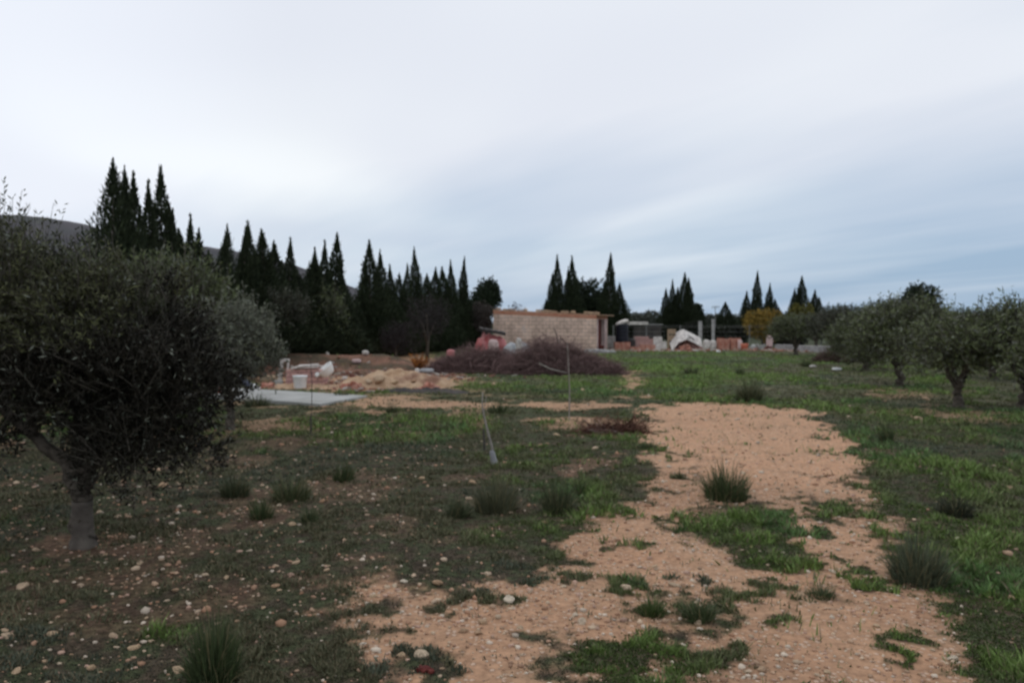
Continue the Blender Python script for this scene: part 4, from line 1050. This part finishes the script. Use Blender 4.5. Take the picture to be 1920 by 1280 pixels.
mb.build('coping_stones', MT['roofedge'], hut)
mb = MB(); mb.box(-.16, -.04, .55, .63, -.05, 1.80); mb.box(-.16, -.04, 1.42, 1.50, -.05, 1.80)
mb.build('door_frame', MT['rust'], hut)
mb = MB(); mb.box(-.12, -.07, .64, 1.41, 0, 1.78, bev=.01); mb.build('door', MT['rust'], hut)
mb = MB(); mb.box(-.35, .35, 2.9, 3.12, -.1, 1.95, bev=.01)
# ------------------------------------------------------------------ far yard
def setat(px, Y): x, y = A(px, Y); return (x, y, gz(x, y))
def wpx(a, Y): return a*Y/F
def stack(name, label, cat, px0, px1, ytop, Y, mat, depth=.6, rz=0, rows=None, group=None, ybase=None, j=.01):
    x, y, z = setat((px0+px1)/2, Y); w = wpx(px1-px0, Y); top = Z(ytop, Y)-z; zb = 0 if ybase is None else Z(ybase, Y)-z
    t = MB(); bw, bh, bd = .27, .125, .14
    nx = max(1, round(w/bw)); nz_ = max(1, round((top-zb)/bh)); ny = max(1, round(depth/bd)); bw = w/nx; bh = (top-zb)/nz_
    for i_ in range(nx):
        for k_ in range(nz_):
            if k_ == nz_-1 and nx > 2 and random.random() < .25: continue
            for j_ in (range(ny) if (i_ in (0, nx-1) or k_ == nz_-1) else (0, ny-1)):
                ox = random.uniform(-.012, .012); oy = random.uniform(-.015, .015)
                t.box(-w/2+i_*bw+ox+.004, -w/2+(i_+1)*bw+ox-.004, -depth/2+j_*bd+oy, -depth/2+(j_+1)*bd+oy-.008, zb+k_*bh+.002, zb+(k_+1)*bh-.004, j=.003)
    o = t.build(name, MT[mat]); o.location = (x, y, z); o.rotation_euler.z = rz
    return tag(o, label, cat, group)
def heap(name, label, cat, px0, px1, ytop, Y, mat, n=26, size=.14, seed=0, depth=.8, flat=.5, group=None):
    g = np.random.default_rng(seed); x, y, z = setat((px0+px1)/2, Y); w = wpx(px1-px0, Y)/2; h = Z(ytop, Y)-z
    t = MB()
    for k in range(n):
        a = g.uniform(0, 6.28); q = math.sqrt(g.uniform(0, 1)); px_, py_ = w*q*math.cos(a)*.95, depth/2*q*math.sin(a)
        top = max(h*(1-q**1.8), size*.4); s = size*g.uniform(.5, 1.2)
        for lv in np.arange(0, top, size*.8):
            t.box(px_-s, px_+s, py_-s*.7, py_+s*.7, lv-.02, lv+s*flat*1.4, rz=g.uniform(0, 3.14), bev=s*.18, j=s*.12, tilt=(g.normal(0, .25), g.normal(0, .25)))
    o = t.build(name, MT[mat]); o.location = (x, y, z); return tag(o, label, cat, group)
def cloth(name, label, cat, px0, px1, ytop, Y, mat, seed=0, depth=.8, rough=.12, yb=None):
    """a lumpy draped heap"""
    g = np.random.default_rng(seed); x, y, z = setat((px0+px1)/2, Y); w = wpx(px1-px0, Y)/2; h = Z(ytop, Y)-z; n = 40
    u, v_ = np.meshgrid(np.linspace(-1, 1, n), np.linspace(-1, 1, n), indexing='ij')
    q = np.maximum(np.abs(u)**3, np.abs(v_)**3); hh_ = h*(1-q**1.3)*(1-rough*2*fbm(u*2+seed, v_*2, 1.5, seed, 3)) + .02
    hh_ = np.where((np.abs(u) > .99) | (np.abs(v_) > .99), -.03, hh_)
    fold = .06*(fbm(u*3+seed, v_*3, 2, seed+9, 3)-.5)
    V = np.stack([(u*w*(1+fold)), v_*depth/2*(1+fold), hh_], -1).reshape(-1, 3)
    a_, b_ = np.meshgrid(np.arange(n-1), np.arange(n-1), indexing='ij')
    Fs = np.stack([a_*n+b_, a_*n+b_+n, a_*n+b_+n+1, a_*n+b_+1], -1).reshape(-1, 4)
    o = mesh_np(name, V, Fs, MT[mat], smooth=True); o.location = (x, y, z); return tag(o, label, cat)
def sack(name, label, px, Y, w, h, mat, seed, cat='sack', group=None, zb=0, dp=.7):
    g = np.random.default_rng(seed); x, y, z = setat(px, Y); v_ = IV.copy()
    sg = np.sign(v_)*np.abs(v_)**.62; sg *= (1+.10*(fbm(v_[:, 0]*2+seed, v_[:, 1]*2+v_[:, 2], 2, seed, 3)-.5))[:, None]
    sg *= np.array([w/2, w/2*dp, h/2]); sg[:, 2] += h/2+zb
    o = mesh_np(name, sg, IF, MT[mat], smooth=True); o.location = (x, y, z); o.rotation_euler.z = g.uniform(-.3, .3); return tag(o, label, cat, group)
# red sheeting, black pallet, grey tarp left of the hut
cloth('plastic_sheeting', 'faded red plastic sheeting heaped at the left corner of the hut', 'sheeting', 885, 955, 617, 39, 'red', 3, depth=1.6, rough=.3)
cloth('tarp', 'grey tarp over a low heap between the red sheeting and the hut', 'tarp', 938, 1000, 637, 37.5, 'grey_tarp', 4, depth=1.2, rough=.2)
sack('sack', 'white sack on the right end of the grey tarp heap', 973, 36.6, .28, .95, 'white_dirty', 5)
sack('sack', 'pinkish sack between the red sheeting and the grey tarp', 925, 37.3, .5, .85, 'plaster_pk', 15)
x, y, z = setat(922, 38.6)
mb = MB()
for k in range(5): mb.box(-.6+.26*k, -.42+.26*k, -.5, .5, .10, .125, j=.004)
for k in (-.45, 0, .41): mb.box(-.6, .6, k, k+.08, .0, .095)
o = mb.build('pallet', MT['darkwall']); o.location = (x, y, Z(619, 38.6)-.10); o.rotation_euler = (.1, .18, .2); tag(o, 'dark pallet lying on top of the red sheeting', 'pallet')
sack('sack', 'dull red bundle behind the lower brush heap', 845, 31, .35, .62, 'red', 8, cat='bundle')
# black tank
Y_ = 47.5; x, y, z = setat(1166, Y_); r_ = wpx(24, Y_)/2; b0 = Z(641, Y_)-z
tank = thing('water_tank', 'black upright plastic tank with pale lid on red bricks', 'tank', (x, y, z+b0))
ht = Z(608, Y_)-Z(641, Y_); pr = [(r_*.94, 0), (r_, .04)]
for k in range(5): pr += [(r_, .06+k*ht/5.2), (r_*.965, .09+k*ht/5.2), (r_*.965, .13+k*ht/5.2), (r_, .16+k*ht/5.2)]
pr += [(r_*.96, ht), (r_*.9, ht+.01)]
mb = MB(); mb.lathe(pr, n=24); mb.build('body', MT['black'], tank, True)
sv = IV.copy(); sv *= np.array([r_*1.0, r_*.9, .16])*(1+.25*(fbm(sv[:, 0]*2, sv[:, 1]*2+sv[:, 2], 1.5, 3, 3)-.4))[:, None]; sv[:, 2] += ht+.10 + sv[:, 0]*.35
mesh_np('lid_cover', sv, IF, MT['white_dirty'], smooth=True, parent=tank)
stack('brick_stack', 'dark red brick stack under the black tank', 'brick stack', 1152, 1180, 641, 47.5, 'tile', .75, ybase=658)
stack('block_stack', 'pale grey block stack between the hut and the black tank', 'block stack', 1137, 1153, 630, 49.5, 'concrete_dk', .5)
mb = MB(); mb.lathe([(.11, 0), (.15, .30), (.16, .33), (.145, .33), (.10, .03)], n=16); o = mb.build('bucket', MT['rust'], smooth=True); o.location = setat(1128, 45.8); tag(o, 'dark red bucket by the hut doorway', 'bucket')
# grey generator box
x, y, z = setat(1183, 47.8); gen = thing('generator', 'dark grey machine box right of the black tank', 'generator', (x, y, z))
mb = MB(); mb.box(-.24, .24, -.2, .2, .12, .62, bev=.03); mb.build('body', MT['darkwall'], gen)
mb = MB(); mb.tube([(-.27, -.23, 0), (-.27, -.23, .68), (.27, -.23, .68), (.27, -.23, 0)], [.015]*4, 6); mb.tube([(-.27, .23, 0), (-.27, .23, .68), (.27, .23, .68), (.27, .23, 0)], [.015]*4, 6); mb.build('frame', MT['wire'], gen)
stack('brick_stack', 'long low stack of pink bricks right of the grey machine box', 'brick stack', 1190, 1224, 631, 48.5, 'brick_pk', .6)
stack('brick_stack', 'single row of orange bricks in front of the pink brick stack', 'brick stack', 1182, 1228, 646, 46.8, 'tile', .4)
# leaning white boards
for k, (px, ww, hp, lab) in enumerate([(1234, 17, 631, 'white board standing upright at the end of the pink bricks'), (1246, 9, 640, 'narrow grey white board left of the dark gap')]):
    Y_ = 48; x, y, z = setat(px, Y_); mb = MB(); mb.box(-wpx(ww, Y_)/2, wpx(ww, Y_)/2, -.02, .02, 0, Z(hp, Y_)-z, tilt=(0, 0), bev=.006)
    o = mb.build('board', MT['white_dirty']); o.location = (x, y, z); o.rotation_euler = (-.12, 0, .1); tag(o, lab, 'board', 'boards in the yard')
# slabs in front of hut
for k, (px, Y_, sx, lab) in enumerate([(1112, 43.5, .55, 'pale flat slab lying at the hut corner'), (1126, 42.5, .45, 'grey flat slab in front of the doorway'), (1140, 43.2, .4, 'small pinkish slab right of the doorway slabs')]):
    x, y, z = setat(px, Y_); mb = MB(); mb.box(-sx, sx, -.35, .35, 0, .10, bev=.02, j=.012, tilt=(.03, 0)); mb.box(-sx*.7, sx*.5, -.25, .3, .10, .18, rz=.3, bev=.02, j=.012)
    o = mb.build('slab', MT['concrete'] if k != 1 else MT['concrete_dk']); o.location = (x, y, z); tag(o, lab, 'slab', 'slabs by the hut')
# carton + pale panel over a rubble heap
x, y, z = setat(1259, 48.5); crt = thing('crate', 'tan upright crate at the left of the pale panel heap', 'crate', (x, y, z))
mb = MB(); mb.box(-.2, .2, -.25, .25, 0, Z(617, 48.5)-z, bev=.015, j=.006); mb.build('body', MT['sacking'], crt)
mb = MB(); mb.box(-.22, .22, -.268, -.252, .5, .56); mb.box(-.22, .22, -.268, -.252, .9, .96); mb.build('straps', MT['wood_dk'], crt)
heap('rubble_heap', 'heap of brick rubble with a pale panel on top', 'rubble heap', 1262, 1320, 628, 48.5, 'brick_pk', 60, .15, 5, 1.2)
heap('rubble_heap', 'orange rubble at the foot of the pale panel heap', 'rubble heap', 1270, 1300, 646, 47.5, 'tile', 18, .12, 6, .6)
x, y, z = setat(1287, 48.0); pn = thing('roof_panel', 'pale bent roof panel lying on the rubble heap', 'panel', (x, y, Z(640, 48)))
mb = MB()
prof = [(-.95, -.05), (-.55, .42), (-.1, .62), (.35, .42), (.92, .12)]
for k in range(len(prof)-1):
    (a0, z0), (a1, z1) = prof[k], prof[k+1]
    mb.add([(a0, -.45, z0-.50), (a1, -.45, z1-.50), (a1, .45, z1+.08), (a0, .45, z0+.08), (a0, -.45, z0-.47), (a1, -.45, z1-.47), (a1, .45, z1+.11), (a0, .45, z0+.11)],
           [(3, 2, 1, 0), (4, 5, 6, 7), (0, 1, 5, 4), (2, 3, 7, 6), (1, 2, 6, 5), (3, 0, 4, 7)])
mb.build('sheet', MT['white_dirty'], pn)
mb = MB(); mb.tube([(-.05, -.47, .18), (.22, -.47, .25), (.38, -.47, .05)], [.03, .03, .03], 6); mb.tube([(.0, -.47, .38), (.35, -.47, .12)], [.025, .025], 6); mb.build('dark_scraps', MT['wood_dk'], pn)
for k, (px, h_, lab) in enumerate([(1325, .62, 'left one of two upright white sacks beside the posts'), (1337, .58, 'right one of two upright white sacks beside the posts')]):
    sack('sack', lab, px, 47.5, .40, h_, 'white_dirty', 30+k, group='white sacks by the posts')
# roof tiles stacked on end
for k in range(4):
    px = 1350+11*k; Y_ = 47.5; x, y, z = setat(px, Y_); mb = MB(); w = .145
    for c_ in range(2):
        for d_ in range(5):
            zt = [0, .02]; hgt = Z(633, Y_)-z-random.uniform(0, .1)
            arc = [(w/2*math.cos(a), w/3*math.sin(a)) for a in np.linspace(0, 3.14159, 7)]; v_ = []
            ox = -w/2+c_*w; oy = -.3+.12*d_
            for (zl, kk) in ((0, 1), (hgt, .85)):
                v_ += [(ox+p*kk, oy-q*kk, zl) for p, q in arc] + [(ox+p*kk*.82, oy-q*kk*.72, zl) for p, q in arc]
            fs = [(i_, i_+1, i_+15, i_+14) for i_ in range(6)]+[(i_+7, i_+21, i_+22, i_+8) for i_ in range(6)]+[(i_+14, i_+15, i_+22, i_+21) for i_ in range(6)]
            mb.add(v_, fs)
    o = mb.build('tile_stack', MT['tile']); o.location = (x, y, z); o.rotation_euler.z = random.uniform(-.1, .1)
    tag(o, ['first', 'second', 'third', 'fourth'][k]+' bundle from the left of orange roof tiles stood on end', 'roof tiles', 'roof tile bundles')
sack('sack', 'purplish sack leaning at the right end of the tile bundles', 1387, 47.2, .3, .62, 'plaster_pk', 40)
mb = MB(); mb.lathe([(.17, 0), (.22, .36), (.23, .40), (.21, .40), (.15, .03)], n=18); o = mb.build('tub', MT['orange_pl'], smooth=True); o.location = setat(1396, 46.5); tag(o, 'bright orange plastic tub right of the tile bundles', 'tub')
heap('rubble_heap', 'low pale rubble strip between the orange tub and the pink sack', 'rubble heap', 1402, 1438, 645, 48, 'concrete', 24, .12, 8, .7)
heap('rubble_heap', 'grey rubble strip right of the pink sack', 'rubble heap', 1455, 1500, 641, 50, 'concrete_dk', 30, .14, 9, .9)
x, y, z = setat(1443, 46.5)
sack('sack', 'tall pink sack standing on brick rubble', 1443, 46.5, .36, .75, 'plaster_pk', 41, zb=.15)
heap('rubble_heap', 'small dark red rubble under the tall pink sack', 'rubble heap', 1433, 1448, 649, 46.2, 'rust', 12, .1, 10, .5)
# low concrete kerb wall under the right olives
x0, y0 = A(1455, 47.5); x1, y1 = A(1640, 41); mb = MB(); ln = math.hypot(x1-x0, y1-y0); 
mb.box(0, ln, -.1, .1, -.1, .32, bev=.01, j=.01); o = mb.build('low_wall', MT['concrete_dk']); o.location = (x0, y0, 0); o.rotation_euler.z = math.atan2(y1-y0, x1-x0); tag(o, 'low grey concrete wall running behind the right hand olives', 'wall')
x0, y0 = A(1180, 53); 
# far shed
x, y, z = setat(1190, 60); sh = thing('shed', 'long dark shed with a pale roof edge behind the black tank', 'shed', (x, y, 0))
mb = MB(); mb.box(0, wpx(50, 60), 0, 2.4, -.1, Z(609, 60)); mb.build('wall', MT['darkwall'], sh)
mb = MB(); mb.box(-.4, wpx(24, 60), -.3, 2.6, Z(609, 60)+.003, Z(603, 60), bev=.02); mb.build('roof', MT['white_dirty'], sh)
mb = MB(); mb.box(wpx(24, 60)+.004, wpx(52, 60), -.2, 2.6, Z(609, 60)+.003, Z(607.5, 60)); mb.build('rear_roof', MT['concrete_dk'], sh)
# back yard wall (low, pinkish) hidden partly
# posts, mast with aerial
for k, (px, yt, w_, lab) in enumerate([(1313, 602, .20, 'left concrete post behind the pale panel heap'), (1337, 598, .16, 'right concrete post beside the thin aerial mast')]):
    x, y, z = setat(px, 52); mb = MB(); mb.box(-w_/2, w_/2, -w_/2, w_/2, -.1, Z(yt, 52)-z, bev=.01); o = mb.build('post', MT['concrete_dk']); o.location = (x, y, z); tag(o, lab, 'post', 'concrete posts')
x, y, z = setat(1341, 58); ms = thing('aerial_mast', 'thin mast with a small television aerial at its top', 'aerial', (x, y, z)); hz = Z(574, 58)-z
mb = MB(); mb.tube([(0, 0, -.05), (0, 0, hz)], [.035, .02], 8); mb.build('mast', MT['wire'], ms)
mb = MB(); mb.tube([(-.25, 0, hz-.08), (.3, 0, hz-.02)], [.012, .012], 5)
for k in range(5): mb.tube([(-.22+.12*k, -.22, hz-.07), (-.22+.12*k, .22, hz-.07)], [.009, .009], 5); mb.tube([(-.22+.12*k, 0, hz-.2), (-.22+.12*k, 0, hz+.06)], [.009, .009], 5)
mb.build('aerial', MT['wire'], ms)
# wire fence
fx = thing('wire_fence', 'thin wire mesh fence across the back of the yard', 'fence', (*A(1150, 55), 0)); ox, oy = A(1150, 55)
fe = A(1540, 52)
L_ = math.hypot(fe[0]-ox, fe[1]-oy); fx.rotation_euler.z = math.atan2(fe[1]-oy, fe[0]-ox)
for k in range(7):
    mb = MB(); mb.tube([(L_*k/6, 0, -.1), (L_*k/6, 0, 1.45)], [.03, .03], 7); mb.build('post', MT['wire'], fx)
mb = MB()
for z in (.1, .4, .7, 1.0, 1.3, 1.4): mb.tube([(0, -.034, z), (L_, -.034, z)], [.006, .006], 4)
for k in range(int(L_/.35)): mb.tube([(k*.35, -.04, .05), (k*.35, -.04, 1.4)], [.003, .003], 3)
mb.build('mesh', MT['wire'], fx)

# ------------------------------------------------------------------ left mid ground
mb = MB(); sl = [Vector((a, b, 0)) for a, b in SLAB]; cz = .055
N_ = len(sl); v_ = [(p.x, p.y, -.08) for p in sl]+[(p.x, p.y, cz) for p in sl]
mb.add(v_, [(3, 2, 1, 0), (4, 5, 6, 7)]+[(i_, (i_+1) % 4, (i_+1) % 4+4, i_+4) for i_ in range(4)])
o = mb.build('concrete_slab', MT['concrete']); bv = o.modifiers.new('b', 'BEVEL'); bv.width = .012; bv.segments = 2; tag(o, 'pale flat concrete slab on the ground left of the dirt heap', 'concrete slab')
# dirt heap
def mound(name, label, px0, px1, Y, h, depth, mat, seed, ytag='soil heap', wf=1.0):
    x, y, z = setat((px0+px1)/2, Y); w = wpx(px1-px0, Y)/2*wf; nx, ny = 120, 60
    u, v_ = np.meshgrid(np.linspace(-1, 1, nx), np.linspace(-1, 1, ny), indexing='ij')
    e = np.clip(1-(u**2+v_**2), 0, 1)**.6
    hh_ = h*e*(.35+1.1*fbm(u*3+seed, v_*2, 1.6, seed, 4)) + .05*(fbm(u*20, v_*9, 1, seed+1, 3)-.5)*e - .05
    V = np.stack([u*w, v_*depth, hh_], -1).reshape(-1, 3)
    a_, b_ = np.meshgrid(np.arange(nx-1), np.arange(ny-1), indexing='ij'); Fs = np.stack([a_*ny+b_, a_*ny+b_+ny, a_*ny+b_+ny+1, a_*ny+b_+1], -1).reshape(-1, 4)
    o = mesh_np(name, V, Fs, MT[mat], smooth=True); o.location = (x, y, z); return tag(o, label, ytag)
mound('soil_heap', 'long tan heap of dug soil and pale stones left of the brush', 625, 860, 20.3, .42, .9, 'soilheap', 3)
mound('soil_heap', 'low tan soil spread in front of the brick stack', 480, 660, 18.9+1.2, .12, .7, 'soilheap', 5)
mound('soil_heap', 'dark ashy strip of soil in front of the tan heap', 690, 890, 18.6, .14, .35, 'darkwall', 6)
for k, (px, Y_, r_, lab) in enumerate([(710, 19.6, .17, 'large pale boulder on the left part of the tan heap'), (738, 19.4, .15, 'pale boulder at the foot of the tan heap centre'), (752, 19.9, .16, 'upright pale boulder on the crest of the tan heap'), (725, 19.9, .13, 'pale boulder behind the others on the tan heap'), (690, 19.6, .11, 'small boulder at the left flank of the tan heap'), (775, 19.8, .10, 'small boulder at the right flank of the tan heap'), (925, 20.1, .07, 'pale stone standing in grass below the brush heap')]):
    x, y = A(px, Y_); o = stone(x, y, r_, lab, 'boulders on the tan soil heap', 'boulder'); o.location.z += .16 if k < 6 else .05
    o.active_material = o.active_material
heap('tile_scraps', 'pile of red tile scraps at the left end of the tan heap', 'tile scraps', 640, 678, 717, 19.3, 'tile', 22, .07, 20, .4)
heap('tile_scraps', 'flat red tile scraps in front of the tan heap right part', 'tile scraps', 780, 830, 721, 19.0, 'tile', 20, .07, 21, .35)
heap('tile_scraps', 'broken orange tiles beside the blue and white sheet', 'tile scraps', 488, 514, 717, 19.8, 'tile', 14, .08, 22, .4)
# brick stack with sheet, basin
Y_ = 20.6
stack('brick_stack', 'dusty pink brick stack holding the white basin and sheet', 'brick stack', 543, 610, 691, Y_, 'brick_pk', .7)
x, y, z = setat(575, Y_-.1); mb = MB(); mb.box(-.33, .33, -.3, .3, 0, .035, bev=.008, j=.006, tilt=(.04, .0)); mb.box(-.20, .30, -.33, .2, .045, .075, rz=.15, bev=.008, j=.006, tilt=(.05, 0))
o = mb.build('white_panel', MT['white_dirty']); o.location = (x, y, Z(690, Y_)+.02); tag(o, 'white panels lying on top of the dusty pink bricks', 'panel')
# basin, tipped on its side
x, y, z = setat(611, Y_-.35); bs = thing('wash_basin', 'white wash basin tipped on the right end of the brick stack', 'basin', (x, y, Z(694, Y_-.35)))
mb = MB(); mb.lathe([(.08, -.16), (.15, -.14), (.21, -.04), (.235, .06), (.25, .08), (.245, .10), (.215, .08), (.18, -.02), (.12, -.10), (.05, -.12)], n=24, sy=.8); q = mb.build('bowl', MT['white'], bs, True)
mb = MB(); mb.box(-.30, -.20, -.16, .16, .03, .11, bev=.02); mb.build('tap_ledge', MT['white'], bs, True)
bs.rotation_euler = (R(12), R(-40), R(10)); bs.scale = (.95, .95, .95)
# bucket
x, y, z = setat(562, 19.6); bk = thing('bucket', 'white plastic bucket in front of the dusty pink bricks', 'bucket', (x, y, z))
mb = MB(); mb.lathe([(.138, 0), (.142, .02), (.168, .27), (.178, .28), (.178, .31), (.165, .312), (.155, .28), (.13, .02)], n=28); mb.build('body', MT['white_plastic'], bk, True)
mb = MB(); mb.tube([(.18*math.cos(a), -.05-.05*math.sin(a), .27-.14*math.sin(a)) for a in np.linspace(0, 3.14, 12)], [.004]*12, 6); mb.build('handle', MT['wire'], bk, True)
# white upright frame
x, y, z = setat(530, 20.9); fr = thing('upright_frame', 'narrow white upright frame standing left of the brick stack', 'frame', (x, y, z)); hf = Z(674, 20.9)-z
mb = MB(); mb.box(-.13, -.035, -.03, .03, 0, hf-.06, bev=.01); mb.build('post', MT['white_dirty'], fr)
mb = MB(); mb.box(.06, .12, -.03, .03, 0, hf-.06, bev=.01); mb.build('post', MT['white_dirty'], fr)
mb = MB(); mb.box(-.13, .12, -.034, .034, hf-.058, hf+.03, bev=.02); mb.build('crossbar', MT['white_dirty'], fr)
mb = MB(); mb.box(-.22, .0, -.09, .05, -.02, .10, bev=.02, j=.01); mb.build('footing', MT['concrete'], fr); fr.rotation_euler = (0, R(5), .15)
sack('sack', 'tan filled sack left of the white upright frame', 503, 21, .46, .24, 'sacking', 50)
# leaning dark blue sheet with white edge
x, y, z = setat(474, 19.6); sh2 = thing('folded_sheet', 'dark blue sheet with white edge slumped at the slab end', 'sheet', (x, y, z))
def drape(x0, x1, name, mat, dz=0, up=.34):
    n = 24; u, v_ = np.meshgrid(np.linspace(0, 1, n), np.linspace(0, 1, n), indexing='ij')
    X = x0+(x1-x0)*u + .05*np.sin(v_*5); Yy = -.25+.5*v_+.03*np.sin(u*9); Zz = np.maximum(0, up*(1-u)**1.0*(.6+.4*np.sin(v_*3.1)))+.03*fbm(u*6, v_*6, 1, 4, 3)+dz
    V = np.stack([X, Yy, Zz], -1).reshape(-1, 3); a_, b_ = np.meshgrid(np.arange(n-1), np.arange(n-1), indexing='ij')
    o = mesh_np(name, V, np.stack([a_*n+b_, a_*n+b_+n, a_*n+b_+n+1, a_*n+b_+1], -1).reshape(-1, 4), MT[mat], smooth=True, parent=sh2)
    s_ = o.modifiers.new('t', 'SOLIDIFY'); s_.thickness = .012
drape(-.34, .12, 'sheet', 'navy'); drape(.0, .16, 'white_edge', 'white_plastic', .014, .10)
# small litter
for k, (px, Y_, w_, h_, mat, lab, zb) in enumerate([(685, 27.6, .22, .16, 'white_dirty', 'white bag on the red soil bank', 0), (782, 24.5, .16, .22, 'white_dirty', 'white container below the orange sapling', 0), (646, 22.5, .16, .1, 'white_dirty', 'small pale bag behind the tan heap', 0),
        (1570, 27, .30, .10, 'white_plastic', 'bluish white plastic litter under the right hand olives', 0), (1525, 29, .24, .08, 'white_dirty', 'pale litter left of the small brush pile', 0), (1347, 44, .22, .12, 'white_plastic', 'white scrap in the grass before the tile bundles', 0), (408, 17.2, .12, .12, 'orange_pl', 'orange scrap showing through the second olive', .1), (668, 26.5, .3, .14, 'plaster_pk', 'pinkish rubble bag on the red soil bank', 0), (800, 26.0, .5, .14, 'grey_tarp', 'pale grey sheet at the left foot of the lower brush heap', 0)]):
    sack('litter', lab, px, Y_, w_, h_, mat, 60+k, cat='litter', zb=zb)
# orange-leaved sapling
x, y, z = setat(786, 26.5); sp = thing('sapling', 'small sapling with orange autumn leaves left of the brush', 'sapling', (x, y, z)); g = np.random.default_rng(8)
mb = MB(); st = []; de = []
for k in range(9):
    a = k*.7; e = (.32*math.cos(a), .32*math.sin(a), g.uniform(.3, .75)); mb.tube([(0, 0, 0), (e[0]*.3, e[1]*.3, e[2]*.5), e], [.012, .009, .004], 5); st.append((e[0]*.2, e[1]*.2, e[2]*.15)); de.append(e)
mb.build('stems', MT['wood_dk'], sp)
P = np.array(st*12)+g.normal(0, .05, (108, 3)); D = np.array(de*12); D /= np.linalg.norm(D, axis=1, keepdims=True); P[:, 2] = np.abs(P[:, 2])
v_, f_, c_ = leaves_on_twigs(P, D, g.uniform(.2, .45, 108), 9, .018, .06, (.42, .17, .04), (.30, .12, .04), g, sil=0); mesh_np('leaves', v_, f_, MT['leaf'], c_, parent=sp)

# ------------------------------------------------------------------ saplings and stakes in the field
x, y = G(928, 868); s = y/F; sg = thing('young_tree', 'leafless bent sapling with grey plastic tree guard', 'young tree', (x, y, gz(x, y)))
mb = MB(); mb.tube([(0, 0, .0), (-.035, 0, .22), (-.08, .0, .38), (-.12, 0, .55), (-.145, 0, .68), (-.140, 0, .84)], [.016, .015, .014, .011, .009, .005], 8); mb.tube([(-.13, 0, .6), (-.11, .02, .72), (-.10, .03, .80)], [.005, .004, .002], 5); mb.build('stem', MT['wood'], sg, True)
mb = MB(); mb.lathe([(.055, -.02), (.058, .05), (.050, .10), (.046, .17), (.030, .20), (.026, .20), (.040, .16), (.045, .0)], n=14); q = mb.build('tree_guard', MT['tube'], sg, True); q.rotation_euler = (0, R(-12), 0); q.scale = (.68, .68, .9)
x, y = G(908, 838); mb = MB(); mb.tube([(0, 0, -.1), (0, 0, .12), (-.008, 0, .29)], [.017, .016, .014], 8); o = mb.build('stake', MT['wood_dk']); o.location = (x, y, gz(x, y)); tag(o, 'short dark stake just behind the bent sapling', 'stake', 'stakes in the field')
x, y = G(1067, 784); mb = MB(); mb.tube([(0, 0, -.1), (.01, 0, .5), (-.01, 0, .9), (-.03, 0, 1.3)], [.012, .011, .009, .006], 6); o = mb.build('stake', MT['wood']); o.location = (x, y, gz(x, y)); tag(o, 'tall thin pale stake in front of the brush heaps', 'stake', 'stakes in the field')
x, y = G(583, 812); mb = MB(); mb.tube([(0, 0, -.1), (0, 0, .2), (.005, 0, .28)], [.014, .014, .012], 6); mb.tube([(.01, 0, .25), (.02, 0, .7), (.0, 0, 1.1)], [.006, .005, .003], 5); o = mb.build('stake', MT['wood_dk']); o.location = (x, y, gz(x, y)); tag(o, 'thin dark stake in front of the concrete slab', 'stake', 'stakes in the field')
# a reddish leaf-litter scrap at the bottom of the left track
x, y = G(795, 1258); mb = MB(); g = np.random.default_rng(3)
for k in range(7): mb.box(g.normal(0, .02)-.016, g.normal(0, .02)+.016, g.normal(0, .015)-.012, g.normal(0, .015)+.012, .0, .018, rz=g.uniform(0, 3), bev=.004, j=.003)
o = mb.build('tile_shard', MT['rust']); o.location = (x, y, gz(x, y)); tag(o, 'dark red broken shard on the lower left track', 'shard')
